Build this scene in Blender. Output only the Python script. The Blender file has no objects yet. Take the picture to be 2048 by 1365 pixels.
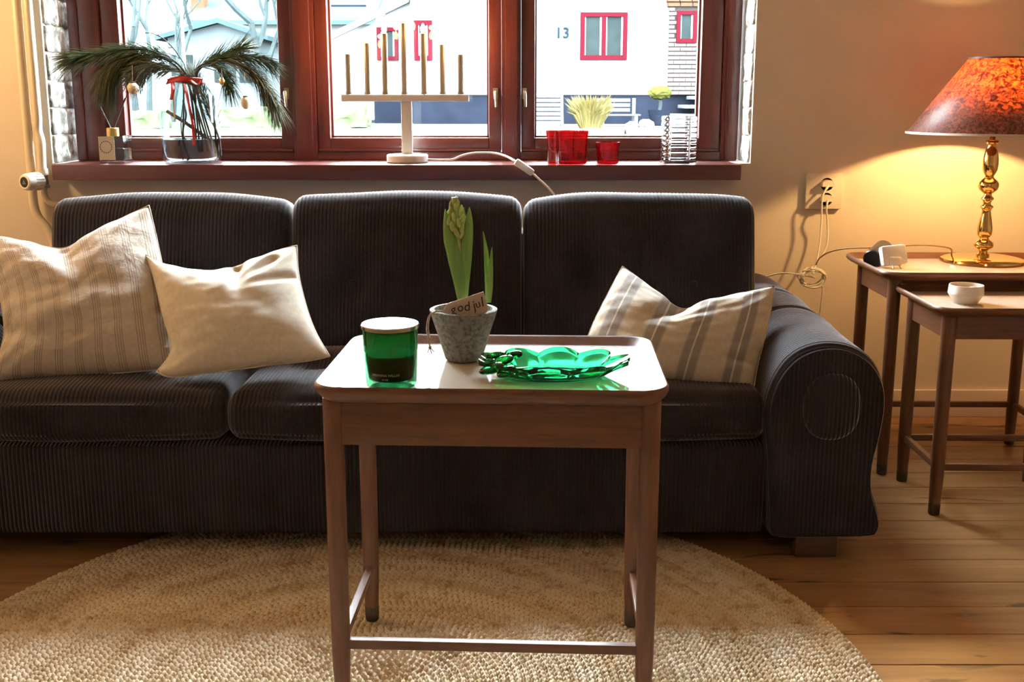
import bpy, bmesh, math, random
from mathutils import Vector, Matrix, noise
import numpy as np

random.seed(7)
R = math.radians
PI = math.pi
scene = bpy.context.scene
C = scene.collection

# ------------------------------------------------------------------ camera
F, TH, CX, CY, H = 2100.0, R(11), 1024.0, 608.0, 1.03
cam_d = bpy.data.cameras.new('camera')
cam_d.sensor_width = 36.0
cam_d.lens = F / 2048 * 36.0
cam_d.shift_y = (CY - 682.5) / 2048
cam_d.clip_start = 0.05
cam_d.clip_end = 300
cam = bpy.data.objects.new('camera', cam_d)
cam.location = (0, 0, H)
cam.rotation_euler = (R(90) - TH, 0, 0)
C.objects.link(cam)
scene.camera = cam

# ------------------------------------------------------------------ world, exposure
world = bpy.data.worlds.new('overcast_sky')
scene.world = world
world.use_nodes = True
wb = world.node_tree.nodes['Background']
wb.inputs[0].default_value = (0.82, 0.93, 1.0, 1)
wb.inputs[1].default_value = 78.0
scene.view_settings.view_transform = 'Standard'
scene.view_settings.look = 'None'
scene.view_settings.gamma = 1.0
scene.view_settings.use_curve_mapping = False
scene.view_settings.exposure = 0.25
scene.cycles.transparent_max_bounces = 40


def point_light(name, loc, watts, color, radius=0.05):
    l = bpy.data.lights.new(name, 'POINT')
    l.energy = watts
    l.color = color
    l.shadow_soft_size = radius
    o = bpy.data.objects.new(name, l)
    o.location = loc
    C.objects.link(o)
    return o


# room lamp that stands outside the picture
point_light('reading_lamp_light', (-2.10, 2.80, 1.45), 31, (1.0, 0.62, 0.27), 0.07)
point_light('room_fill_light', (0.5, -0.6, 2.0), 10, (1.0, 0.70, 0.42), 0.12)  # unseen warm fill light added behind the camera


# ------------------------------------------------------------------ photo measuring helpers
def ray(u, v):
    x = (u - CX) / F
    y = -(v - CY) / F
    return Vector((x, math.cos(TH) + y * math.sin(TH), -math.sin(TH) + y * math.cos(TH)))


def at(u, v, Y):
    r = ray(u, v)
    t = Y / r.y
    return Vector((r.x * t, Y, H + r.z * t))


def atz(u, v, Z):
    r = ray(u, v)
    t = (Z - H) / r.z
    return Vector((r.x * t, r.y * t, Z))


def onplane(u, v, p0, n):
    r = ray(u, v)
    o = Vector((0, 0, H))
    t = (p0 - o).dot(n) / r.dot(n)
    return o + r * t


# ------------------------------------------------------------------ object helpers
def tag(o, label=None, cat=None, group=None, kind=None):
    if label: o['label'] = label
    if cat: o['category'] = cat
    if group: o['group'] = group
    if kind: o['kind'] = kind
    return o


def thing(name, label, cat, loc=(0, 0, 0), rz=0.0, group=None):
    o = bpy.data.objects.new(name, None)
    o.empty_display_size = 0.05
    o.location = loc
    o.rotation_euler = (0, 0, rz)
    C.objects.link(o)
    return tag(o, label, cat, group)


def link(name, me, mat, parent=None, loc=None, rot=None):
    o = bpy.data.objects.new(name, me)
    if mat is not None and not me.materials:
        me.materials.append(mat)
    C.objects.link(o)
    if parent is not None:
        o.parent = parent
    if loc is not None: o.location = loc
    if rot is not None: o.rotation_euler = rot
    return o


def mesh(name, verts, faces, smooth=None):
    me = bpy.data.meshes.new(name)
    me.from_pydata([tuple(v) for v in verts], [], faces)
    me.update()
    if smooth is not None:
        smooth_angle(me, smooth)
    return me


def smooth_angle(me, deg):
    me.polygons.foreach_set('use_smooth', [True] * len(me.polygons))
    if deg < 179:
        try:
            me.set_sharp_from_angle(angle=R(deg))
        except Exception:
            pass


class MB:
    """collects shapes into one mesh"""
    def __init__(self):
        self.v = []
        self.f = []

    def add(self, verts, faces):
        b = len(self.v)
        self.v += [Vector(p) for p in verts]
        self.f += [tuple(i + b for i in q) for q in faces]
        return self

    def box(self, x0, x1, y0, y1, z0, z1, bev=0.0):
        if bev <= 0:
            vs = [(x, y, z) for x in (x0, x1) for y in (y0, y1) for z in (z0, z1)]
            fs = [(0, 1, 3, 2), (4, 6, 7, 5), (0, 4, 5, 1), (2, 3, 7, 6), (0, 2, 6, 4), (1, 5, 7, 3)]
            return self.add(vs, fs)
        bm = bmesh.new()
        bmesh.ops.create_cube(bm, size=1.0)
        for p in bm.verts:
            p.co = Vector(((x0 + x1) / 2 + p.co.x * (x1 - x0), (y0 + y1) / 2 + p.co.y * (y1 - y0),
                           (z0 + z1) / 2 + p.co.z * (z1 - z0)))
        bmesh.ops.bevel(bm, geom=bm.edges[:], offset=bev, segments=2, profile=0.6, affect='EDGES')
        bm.verts.index_update()
        self.add([p.co.copy() for p in bm.verts], [tuple(q.index for q in f.verts) for f in bm.faces])
        bm.free()
        return self

    def lathe(self, prof, n=32, c=(0, 0, 0), closed=True):
        cx, cy, cz = c
        vs, fs = [], []
        for r, z in prof:
            for k in range(n):
                a = 2 * PI * k / n
                vs.append((cx + r * math.cos(a), cy + r * math.sin(a), cz + z))
        m = len(prof)
        for i in range(m - 1):
            for k in range(n):
                k2 = (k + 1) % n
                fs.append((i * n + k, i * n + k2, (i + 1) * n + k2, (i + 1) * n + k))
        if closed:
            if prof[0][0] > 1e-5: fs.append(tuple(range(n - 1, -1, -1)))
            if prof[-1][0] > 1e-5: fs.append(tuple((m - 1) * n + k for k in range(n)))
        return self.add(vs, fs)

    def tube(self, pts, r, n=8, cap=True):
        pts = [Vector(p) for p in pts]
        m = len(pts)
        rad = r if isinstance(r, (list, tuple)) else [r] * m
        up = Vector((0.13, 0.31, 0.94)).normalized()
        vs, fs = [], []
        prev = None
        for i in range(m):
            t = (pts[min(i + 1, m - 1)] - pts[max(i - 1, 0)])
            if t.length < 1e-9: t = Vector((0, 0, 1))
            t.normalize()
            if prev is None:
                a = t.cross(up)
                if a.length < 1e-3: a = t.cross(Vector((1, 0, 0)))
            else:
                a = prev - t * prev.dot(t)
            a.normalize()
            prev = a
            b = t.cross(a)
            for k in range(n):
                w = 2 * PI * k / n
                vs.append(pts[i] + (a * math.cos(w) + b * math.sin(w)) * rad[i])
        for i in range(m - 1):
            for k in range(n):
                k2 = (k + 1) % n
                fs.append((i * n + k, i * n + k2, (i + 1) * n + k2, (i + 1) * n + k))
        if cap:
            fs.append(tuple(range(n - 1, -1, -1)))
            fs.append(tuple((m - 1) * n + k for k in range(n)))
        return self.add(vs, fs)

    def prism(self, poly, d0, d1, axis='y'):
        n = len(poly)
        vs = []
        for d in (d0, d1):
            for a, b in poly:
                vs.append({'y': (a, d, b), 'x': (d, a, b), 'z': (a, b, d)}[axis])
        fs = [tuple(range(n)), tuple(range(2 * n - 1, n - 1, -1))]
        for k in range(n):
            k2 = (k + 1) % n
            fs.append((k, k + n, k2 + n, k2))
        return self.add(vs, fs)

    def xf(self, M):
        self.v = [M @ p for p in self.v]
        return self

    def me(self, name, smooth=35):
        me = mesh(name, self.v, self.f)
        bm = bmesh.new()
        bm.from_mesh(me)
        bmesh.ops.recalc_face_normals(bm, faces=bm.faces[:])
        bm.to_mesh(me)
        bm.free()
        if smooth: smooth_angle(me, smooth)
        return me

    def build(self, name, mat, parent=None, smooth=35, loc=None, rot=None):
        return link(name, self.me(name, smooth), mat, parent, loc, rot)


def spline(pts, n=8, closed=False):
    """Catmull-Rom through points"""
    P = [Vector(p) for p in pts]
    m = len(P)
    out = []
    rng = range(m if closed else m - 1)
    for i in rng:
        if closed:
            p0, p1, p2, p3 = P[(i - 1) % m], P[i], P[(i + 1) % m], P[(i + 2) % m]
        else:
            p0, p1, p2, p3 = P[max(i - 1, 0)], P[i], P[i + 1], P[min(i + 2, m - 1)]
        for k in range(n):
            t = k / n
            out.append(0.5 * ((2 * p1) + (p2 - p0) * t + (2 * p0 - 5 * p1 + 4 * p2 - p3) * t * t
                              + (3 * p1 - p0 - 3 * p2 + p3) * t ** 3))
    if not closed: out.append(P[-1].copy())
    return out


# ------------------------------------------------------------------ materials
def new_mat(name):
    m = bpy.data.materials.new(name)
    m.use_nodes = True
    nt = m.node_tree
    return m, nt, nt.nodes['Principled BSDF']


def N(nt, typ, **kw):
    n = nt.nodes.new(typ)
    for k, v in kw.items():
        if k == 'op': n.operation = v
        elif k in ('blend',): n.blend_type = v
        else:
            try: setattr(n, k, v)
            except Exception: pass
    return n


def setin(n, **kw):
    for k, v in kw.items():
        n.inputs[k.replace('_', ' ')].default_value = v


def col(c): return (c[0], c[1], c[2], 1.0)


def pm(name, base, rough=0.5, metal=0.0, var=0.0, scale=30.0, second=None, bump=0.0, bscale=None, spec=0.5,
       stretch=(1, 1, 1), sheen=0.0, coat=0.0, detail=4.0, lo=0.35, hi=0.65, bdist=0.002, coords='Object'):
    """principled material with noise colour variation and bump"""
    m, nt, b = new_mat(name)
    setin(b, Roughness=rough, Metallic=metal)
    b.inputs['Specular IOR Level'].default_value = spec
    if sheen:
        b.inputs['Sheen Weight'].default_value = sheen
        b.inputs['Sheen Roughness'].default_value = 0.4
    if coat:
        b.inputs['Coat Weight'].default_value = coat
        b.inputs['Coat Roughness'].default_value = 0.08
    b.inputs['Base Color'].default_value = col(base)
    tc = N(nt, 'ShaderNodeTexCoord')
    mp = N(nt, 'ShaderNodeMapping')
    mp.inputs['Scale'].default_value = stretch
    nt.links.new(tc.outputs[coords], mp.inputs['Vector'])
    if second is not None or var:
        if second is None: second = tuple(max(0, c * (1 - var)) for c in base)
        nz = N(nt, 'ShaderNodeTexNoise')
        setin(nz, Scale=scale, Detail=detail, Roughness=0.6)
        nt.links.new(mp.outputs[0], nz.inputs['Vector'])
        cr = N(nt, 'ShaderNodeValToRGB')
        cr.color_ramp.elements[0].position = lo
        cr.color_ramp.elements[1].position = hi
        cr.color_ramp.elements[0].color = col(second)
        cr.color_ramp.elements[1].color = col(base)
        nt.links.new(nz.outputs['Fac'], cr.inputs[0])
        nt.links.new(cr.outputs[0], b.inputs['Base Color'])
    if bump:
        nb = N(nt, 'ShaderNodeTexNoise')
        setin(nb, Scale=bscale or scale, Detail=5.0, Roughness=0.65)
        nt.links.new(mp.outputs[0], nb.inputs['Vector'])
        bp = N(nt, 'ShaderNodeBump')
        setin(bp, Strength=bump, Distance=bdist)
        nt.links.new(nb.outputs['Fac'], bp.inputs['Height'])
        nt.links.new(bp.outputs[0], b.inputs['Normal'])
    return m


def corduroy(name, axis=None, pitch=0.0095):
    m, nt, b = new_mat(name)
    setin(b, Roughness=0.85)
    b.inputs['Specular IOR Level'].default_value = 0.2
    b.inputs['Sheen Weight'].default_value = 0.62
    b.inputs['Sheen Roughness'].default_value = 0.35
    b.inputs['Sheen Tint'].default_value = (0.62, 0.55, 0.52, 1)
    tc = N(nt, 'ShaderNodeTexCoord')
    nz = N(nt, 'ShaderNodeTexNoise')
    setin(nz, Scale=260.0, Detail=3.0)
    nt.links.new(tc.outputs['Object'], nz.inputs['Vector'])
    n2 = N(nt, 'ShaderNodeTexNoise')
    setin(n2, Scale=7.0, Detail=3.0)
    nt.links.new(tc.outputs['Object'], n2.inputs['Vector'])
    cr = N(nt, 'ShaderNodeValToRGB')
    cr.color_ramp.elements[0].position = 0.3
    cr.color_ramp.elements[1].position = 0.72
    cr.color_ramp.elements[0].color = (0.0085, 0.0060, 0.0075, 1)
    cr.color_ramp.elements[1].color = (0.034, 0.0245, 0.0275, 1)
    ad = N(nt, 'ShaderNodeMath', op='MULTIPLY_ADD')
    ad.inputs[1].default_value = 0.5
    nt.links.new(n2.outputs['Fac'], ad.inputs[0])
    ml = N(nt, 'ShaderNodeMath', op='MULTIPLY')
    ml.inputs[1].default_value = 0.5
    nt.links.new(nz.outputs['Fac'], ml.inputs[0])
    nt.links.new(ml.outputs[0], ad.inputs[2])
    nt.links.new(ad.outputs[0], cr.inputs[0])
    nt.links.new(cr.outputs[0], b.inputs['Base Color'])
    bp = N(nt, 'ShaderNodeBump')
    setin(bp, Strength=0.35, Distance=0.0008)
    nt.links.new(nz.outputs['Fac'], bp.inputs['Height'])
    last = bp
    if axis:
        sx = N(nt, 'ShaderNodeSeparateXYZ')
        nt.links.new(tc.outputs['Object'], sx.inputs[0])
        mu = N(nt, 'ShaderNodeMath', op='MULTIPLY')
        mu.inputs[1].default_value = PI / pitch
        nt.links.new(sx.outputs['XYZ'.index(axis)], mu.inputs[0])
        sn = N(nt, 'ShaderNodeMath', op='SINE')
        nt.links.new(mu.outputs[0], sn.inputs[0])
        ab = N(nt, 'ShaderNodeMath', op='ABSOLUTE')
        nt.links.new(sn.outputs[0], ab.inputs[0])
        b2 = N(nt, 'ShaderNodeBump')
        setin(b2, Strength=1.0, Distance=0.0025)
        nt.links.new(ab.outputs[0], b2.inputs['Height'])
        nt.links.new(bp.outputs[0], b2.inputs['Normal'])
        last = b2
    nt.links.new(last.outputs[0], b.inputs['Normal'])
    return m


def thin_glass(name, tint, rough=0.0, ior=1.5, boost=1.0, milk=None, milky=0.0):
    """thin wall of glass: clear part lets the light straight through, the rest mirrors by Fresnel"""
    m = bpy.data.materials.new(name)
    m.use_nodes = True
    nt = m.node_tree
    nt.nodes.remove(nt.nodes['Principled BSDF'])
    out = nt.nodes['Material Output']
    tr = N(nt, 'ShaderNodeBsdfTransparent')
    tr.inputs[0].default_value = col(tint)
    gl = N(nt, 'ShaderNodeBsdfGlossy')
    gl.inputs['Roughness'].default_value = rough
    lw = N(nt, 'ShaderNodeLayerWeight')
    lw.inputs[0].default_value = 0.5
    pw_ = N(nt, 'ShaderNodeMath', op='POWER')
    pw_.inputs[1].default_value = 4.0
    nt.links.new(lw.outputs['Facing'], pw_.inputs[0])
    fr = N(nt, 'ShaderNodeMath', op='MULTIPLY_ADD')
    f0 = ((ior - 1) / (ior + 1)) ** 2
    fr.inputs[1].default_value = 0.75 - f0
    fr.inputs[2].default_value = f0
    nt.links.new(pw_.outputs[0], fr.inputs[0])
    mx = N(nt, 'ShaderNodeMixShader')
    if boost != 1.0:
        mu = N(nt, 'ShaderNodeMath', op='MULTIPLY')
        mu.inputs[1].default_value = boost
        nt.links.new(fr.outputs[0], mu.inputs[0])
        nt.links.new(mu.outputs[0], mx.inputs[0])
    else:
        nt.links.new(fr.outputs[0], mx.inputs[0])
    body = tr.outputs[0]
    if milk:
        tl_ = N(nt, 'ShaderNodeBsdfTranslucent')
        tl_.inputs[0].default_value = col(milk)
        m2 = N(nt, 'ShaderNodeMixShader')
        m2.inputs[0].default_value = milky
        nt.links.new(body, m2.inputs[1])
        nt.links.new(tl_.outputs[0], m2.inputs[2])
        body = m2.outputs[0]
    nt.links.new(body, mx.inputs[1])
    nt.links.new(gl.outputs[0], mx.inputs[2])
    nt.links.new(mx.outputs[0], out.inputs[0])
    return m


def solid_glass(name, tint, rough=0.0, ior=1.45):
    m, nt, b = new_mat(name)
    setin(b, Roughness=rough, IOR=ior)
    b.inputs['Base Color'].default_value = col(tint)
    b.inputs['Transmission Weight'].default_value = 1.0
    return m


def wood(name, dark, light, rough=0.4, axis=0, scale=9.0, coat=0.0, spec=0.5, bump=0.12):
    """grain that runs along one axis"""
    m, nt, b = new_mat(name)
    setin(b, Roughness=rough)
    b.inputs['Specular IOR Level'].default_value = spec
    if coat:
        b.inputs['Coat Weight'].default_value = coat
        b.inputs['Coat Roughness'].default_value = 0.15
    tc = N(nt, 'ShaderNodeTexCoord')
    mp = N(nt, 'ShaderNodeMapping')
    s = [scale * 4] * 3
    s[axis] = scale * 0.35
    mp.inputs['Scale'].default_value = s
    nt.links.new(tc.outputs['Object'], mp.inputs[0])
    oi = N(nt, 'ShaderNodeObjectInfo')
    av = N(nt, 'ShaderNodeVectorMath', op='ADD')
    mv = N(nt, 'ShaderNodeMath', op='MULTIPLY')
    mv.inputs[1].default_value = 37.0
    nt.links.new(oi.outputs['Random'], mv.inputs[0])
    nt.links.new(mp.outputs[0], av.inputs[0])
    nt.links.new(mv.outputs[0], av.inputs[1])
    nz = N(nt, 'ShaderNodeTexNoise')
    setin(nz, Scale=1.6, Detail=6.0, Roughness=0.65, Distortion=0.6)
    nt.links.new(av.outputs[0], nz.inputs['Vector'])
    cr = N(nt, 'ShaderNodeValToRGB')
    cr.color_ramp.elements[0].position = 0.3
    cr.color_ramp.elements[1].position = 0.7
    cr.color_ramp.elements[0].color = col(dark)
    cr.color_ramp.elements[1].color = col(light)
    nt.links.new(nz.outputs['Fac'], cr.inputs[0])
    nt.links.new(cr.outputs[0], b.inputs['Base Color'])
    bp = N(nt, 'ShaderNodeBump')
    setin(bp, Strength=bump, Distance=0.001)
    nt.links.new(nz.outputs['Fac'], bp.inputs['Height'])
    nt.links.new(bp.outputs[0], b.inputs['Normal'])
    return m, nt, b, cr, av


def plank_mat():
    m, nt, b, cr, av = wood('pine_floor_board', (0.20, 0.092, 0.030), (0.37, 0.20, 0.082), rough=0.38, axis=0,
                            scale=4.0, spec=0.45)
    # knots and scuffs
    tc = N(nt, 'ShaderNodeTexCoord')
    mp = N(nt, 'ShaderNodeMapping')
    mp.inputs['Scale'].default_value = (2.6, 9.0, 9.0)
    nt.links.new(tc.outputs['Object'], mp.inputs[0])
    oi = N(nt, 'ShaderNodeObjectInfo')
    mv = N(nt, 'ShaderNodeMath', op='MULTIPLY')
    mv.inputs[1].default_value = 53.0
    nt.links.new(oi.outputs['Random'], mv.inputs[0])
    a2 = N(nt, 'ShaderNodeVectorMath', op='ADD')
    nt.links.new(mp.outputs[0], a2.inputs[0])
    nt.links.new(mv.outputs[0], a2.inputs[1])
    nz = N(nt, 'ShaderNodeTexNoise')
    setin(nz, Scale=1.7, Detail=3.0, Roughness=0.5, Distortion=0.8)
    nt.links.new(a2.outputs[0], nz.inputs['Vector'])
    r2 = N(nt, 'ShaderNodeValToRGB')
    r2.color_ramp.elements[0].position = 0.62
    r2.color_ramp.elements[1].position = 0.70
    nt.links.new(nz.outputs['Fac'], r2.inputs[0])
    mx = N(nt, 'ShaderNodeMix', data_type='RGBA')
    nt.links.new(r2.outputs[0], mx.inputs['Factor'])
    nt.links.new(cr.outputs[0], mx.inputs[6])
    mx.inputs[7].default_value = (0.075, 0.032, 0.012, 1)
    nt.links.new(mx.outputs[2], b.inputs['Base Color'])
    return m


def emis(name, color, strength):
    m, nt, b = new_mat(name)
    b.inputs['Base Color'].default_value = col(color)
    b.inputs['Emission Color'].default_value = col(color)
    b.inputs['Emission Strength'].default_value = strength
    return m


M = {}
M['plaster'] = pm('wall_plaster', (0.70, 0.62, 0.52), 0.75, var=0.06, scale=5, bump=0.25, bscale=60, bdist=0.002, spec=0.25)
M['ceiling'] = pm('ceiling_paint', (0.78, 0.74, 0.66), 0.8, var=0.04, scale=4, spec=0.2)
M['baseboard'] = pm('baseboard_paint', (0.72, 0.60, 0.50), 0.5, var=0.06, scale=9)
M['limebrick'] = pm('limewashed_brick', (0.66, 0.66, 0.62), 0.9, second=(0.22, 0.20, 0.17), scale=22, lo=0.40, hi=0.58,
                    bump=0.8, bscale=55, bdist=0.006, spec=0.2)
M['mortar'] = pm('reveal_mortar', (0.34, 0.33, 0.31), 0.95, var=0.4, scale=40, bump=0.7, bdist=0.005, spec=0.1)
M['plank'] = plank_mat()
M['subfloor'] = pm('floor_gap_dark', (0.03, 0.018, 0.01), 0.9, var=0.3)
M['mahog'] = wood('red_mahogany_varnish', (0.060, 0.012, 0.010), (0.125, 0.026, 0.018), 0.30, axis=2, scale=6, coat=0.25)[0]
M['mahog_x'] = wood('red_mahogany_varnish_across', (0.060, 0.012, 0.010), (0.120, 0.026, 0.018), 0.30, axis=0, scale=6, coat=0.3)[0]
M['teak_x'] = wood('teak_across', (0.080, 0.027, 0.010), (0.170, 0.062, 0.024), 0.42, axis=0, scale=14)[0]
M['teak_y'] = wood('teak_deep', (0.080, 0.027, 0.010), (0.170, 0.062, 0.024), 0.42, axis=1, scale=14)[0]
M['teak_z'] = wood('teak_upright', (0.080, 0.027, 0.010), (0.170, 0.062, 0.024), 0.42, axis=2, scale=14)[0]
M['legtip'] = pm('worn_leg_tip', (0.075, 0.046, 0.028), 0.6, var=0.4, scale=80)
M['laminate'] = pm('cream_laminate', (0.62, 0.56, 0.47), 0.07, var=0.05, scale=6, spec=0.5, coat=0.0)
M['laminate_warm'] = pm('pink_beige_laminate', (0.62, 0.50, 0.40), 0.16, var=0.06, scale=6, spec=0.7, coat=0.2)
M['pane'] = thin_glass('window_glass', (0.97, 0.99, 0.99), 0.0, 1.45, 0.6)
M['clear'] = thin_glass('clear_glass', (0.93, 0.97, 0.98), 0.0, 1.5, 1.2)
M['water'] = solid_glass('vase_water', (0.80, 0.89, 0.98), 0.0, 1.33)
M['redglass'] = thin_glass('ruby_glass', (0.60, 0.030, 0.06), 0.0, 1.5, 1.0, (0.62, 0.004, 0.03), 0.025)
M['greenglass'] = thin_glass('dark_green_glass', (0.30, 0.62, 0.42), 0.02, 1.5, 0.9, (0.012, 0.26, 0.075), 0.45)
M['bowlglass'] = solid_glass('emerald_bowl_glass', (0.016, 0.35, 0.11), 0.0, 1.45)
M['blockglass'] = solid_glass('ribbed_clear_glass', (0.95, 0.98, 1.0), 0.0, 1.4)
M['wax'] = pm('dark_green_wax', (0.030, 0.055, 0.040), 0.5, var=0.3, scale=25)
M['black'] = pm('black_plastic', (0.012, 0.012, 0.014), 0.35, var=0.2)
M['white'] = pm('white_plastic', (0.80, 0.78, 0.74), 0.35, var=0.03)
M['whitemetal'] = pm('white_painted_metal', (0.74, 0.69, 0.62), 0.45, var=0.04)
M['candle'] = pm('ivory_candle_tube', (0.22, 0.20, 0.175), 0.5, var=0.06, scale=20)
M['pipe'] = pm('cream_painted_pipe', (0.68, 0.59, 0.45), 0.35, var=0.06, scale=15, spec=0.5)
M['steel'] = pm('dull_steel', (0.45, 0.43, 0.40), 0.35, metal=1.0, var=0.2)
M['brass'] = pm('polished_brass', (0.86, 0.58, 0.20), 0.10, metal=1.0, var=0.08, scale=8)
M['gold'] = pm('gold_cap', (0.80, 0.55, 0.18), 0.28, metal=1.0, var=0.1)
M['cord_white'] = pm('white_cord', (0.74, 0.70, 0.62), 0.45, var=0.05)
M['cord_brown'] = pm('tan_cord', (0.36, 0.22, 0.10), 0.5, var=0.15)
M['outlet'] = pm('old_white_outlet', (0.70, 0.62, 0.54), 0.4, var=0.06)
M['hole'] = pm('outlet_hollow', (0.10, 0.085, 0.075), 0.6, var=0.1)
M['leaf'] = pm('hyacinth_leaf', (0.20, 0.36, 0.075), 0.42, second=(0.12, 0.25, 0.045), scale=40, stretch=(1, 1, 0.12))
M['bud'] = pm('hyacinth_bud', (0.48, 0.55, 0.20), 0.5, second=(0.30, 0.42, 0.12), scale=60)
M['soil'] = pm('potting_soil', (0.055, 0.038, 0.026), 0.95, var=0.5, scale=120, bump=0.8)
M['bulbskin'] = pm('hyacinth_bulb', (0.30, 0.18, 0.13), 0.6, var=0.4, scale=50)
M['pot'] = pm('weathered_grey_clay', (0.26, 0.255, 0.225), 0.9, second=(0.10, 0.10, 0.085), scale=130, lo=0.33, hi=0.56,
              bump=0.9, bscale=120, bdist=0.003, spec=0.2, detail=6)
M['card'] = pm('kraft_card', (0.56, 0.46, 0.38), 0.85, var=0.06, scale=80)
M['ink'] = pm('dark_brown_ink', (0.035, 0.014, 0.012), 0.7, var=0.1)
M['paleprint'] = pm('pale_print', (0.45, 0.48, 0.45), 0.6, var=0.1)
M['twine'] = pm('jute_twine', (0.52, 0.42, 0.30), 0.9, var=0.3, scale=150)
M['needle'] = pm('pine_needle', (0.060, 0.115, 0.050), 0.5, second=(0.022, 0.052, 0.030), scale=16)
M['needle_olive'] = pm('pine_needle_olive', (0.115, 0.120, 0.045), 0.55, second=(0.05, 0.058, 0.02), scale=16)
M['needle_grey'] = pm('pine_needle_grey', (0.22, 0.27, 0.24), 0.5, second=(0.07, 0.11, 0.08), scale=16)
M['bark'] = pm('twig_bark', (0.055, 0.042, 0.030), 0.85, var=0.5, scale=90)
M['ribbon'] = pm('red_ribbon', (0.42, 0.012, 0.012), 0.5, second=(0.25, 0.006, 0.008), scale=30)
M['ochre'] = pm('ochre_tape', (0.55, 0.33, 0.06), 0.6, var=0.2)
M['ornament'] = pm('ivory_ornament', (0.70, 0.62, 0.46), 0.4, var=0.06)
M['label_grey'] = pm('grey_paper_label', (0.42, 0.40, 0.38), 0.7, var=0.08)
M['reed'] = pm('dark_reed', (0.030, 0.022, 0.018), 0.7, var=0.3)
M['cord_x'] = corduroy('brown_corduroy')
M['cord_face'] = corduroy('brown_corduroy_fine', 'X')
M['foot'] = wood('sofa_foot_wood', (0.055, 0.022, 0.014), (0.10, 0.042, 0.026), 0.5, axis=0)[0]
M['ceramic'] = pm('white_ceramic', (0.78, 0.75, 0.70), 0.25, var=0.03)
M['tea'] = pm('tealight_wax', (0.62, 0.40, 0.24), 0.5, var=0.3, scale=60)


def shade_mat():
    m = bpy.data.materials.new('rust_fibre_lampshade')
    m.use_nodes = True
    nt = m.node_tree
    nt.nodes.remove(nt.nodes['Principled BSDF'])
    out = nt.nodes['Material Output']
    tc = N(nt, 'ShaderNodeTexCoord')
    nz = N(nt, 'ShaderNodeTexNoise')
    setin(nz, Scale=70.0, Detail=4.0, Roughness=0.65, Distortion=1.5)
    nt.links.new(tc.outputs['Object'], nz.inputs['Vector'])
    cr = N(nt, 'ShaderNodeValToRGB')
    cr.color_ramp.elements[0].position = 0.42
    cr.color_ramp.elements[1].position = 0.62
    cr.color_ramp.elements[0].color = (0.13, 0.022, 0.008, 1)
    cr.color_ramp.elements[1].color = (0.85, 0.33, 0.14, 1)
    nt.links.new(nz.outputs['Fac'], cr.inputs[0])
    c2 = N(nt, 'ShaderNodeValToRGB')
    c2.color_ramp.elements[0].color = (0.16, 0.055, 0.035, 1)
    c2.color_ramp.elements[1].color = (0.36, 0.17, 0.12, 1)
    nt.links.new(nz.outputs['Fac'], c2.inputs[0])
    tr = N(nt, 'ShaderNodeBsdfTranslucent')
    nt.links.new(cr.outputs[0], tr.inputs[0])
    pb = N(nt, 'ShaderNodeBsdfPrincipled')
    nt.links.new(c2.outputs[0], pb.inputs['Base Color'])
    setin(pb, Roughness=0.38)
    bp = N(nt, 'ShaderNodeBump')
    setin(bp, Strength=0.4, Distance=0.002)
    nt.links.new(nz.outputs['Fac'], bp.inputs['Height'])
    nt.links.new(bp.outputs[0], pb.inputs['Normal'])
    mx = N(nt, 'ShaderNodeMixShader')
    mx.inputs[0].default_value = 0.5
    nt.links.new(pb.outputs[0], mx.inputs[1])
    nt.links.new(tr.outputs[0], mx.inputs[2])
    nt.links.new(mx.outputs[0], out.inputs[0])
    return m


M['shade'] = shade_mat()


def text_mesh(name, body, size, extrude=0.0004, shear=0.0, align='CENTER', offset=0.0):
    cu = bpy.data.curves.new(name, 'FONT')
    cu.body = body
    cu.size = size
    cu.extrude = extrude
    cu.shear = shear
    cu.offset = offset
    cu.align_x = align
    cu.align_y = 'CENTER'
    o = bpy.data.objects.new(name, cu)
    C.objects.link(o)
    dg = bpy.context.evaluated_depsgraph_get()
    me = bpy.data.meshes.new_from_object(o.evaluated_get(dg))
    bpy.data.objects.remove(o)
    bpy.data.curves.remove(cu)
    return me


# ================================================================== THE ROOM
WALL = 3.35       # inner face of the window wall
FRAME = 3.50      # front of the window frame
GLASS = 3.555
XL, XR, YB, ZC = -2.45, 2.6, -2.6, 2.5
HX0, HX1 = -1.455, 0.755     # window opening
SILL = 0.833
HZ1 = 2.14


def struct(o):
    o['kind'] = 'structure'
    return o


fl = MB().box(XL, XR, YB, WALL + 0.02, -0.06, -0.022).build('floor', M['subfloor'])
struct(fl)
pw = 0.1135
edge = 2.24 - 45 * pw
edges = [y for y in [edge + i * pw for i in range(80)] if YB - pw < y < WALL]
base_plank = {}
for i, y in enumerate(edges):
    w = min(pw, WALL - y)
    key = round(w, 4)
    if key not in base_plank:
        base_plank[key] = MB().box(XL, XR, 0.0011, w - 0.0011, -0.022, 0.0, 0.0014).me('plank', None)
    p = link('plank', base_plank[key], M['plank'], fl, loc=(0, y, random.uniform(-0.0006, 0)))

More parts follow.
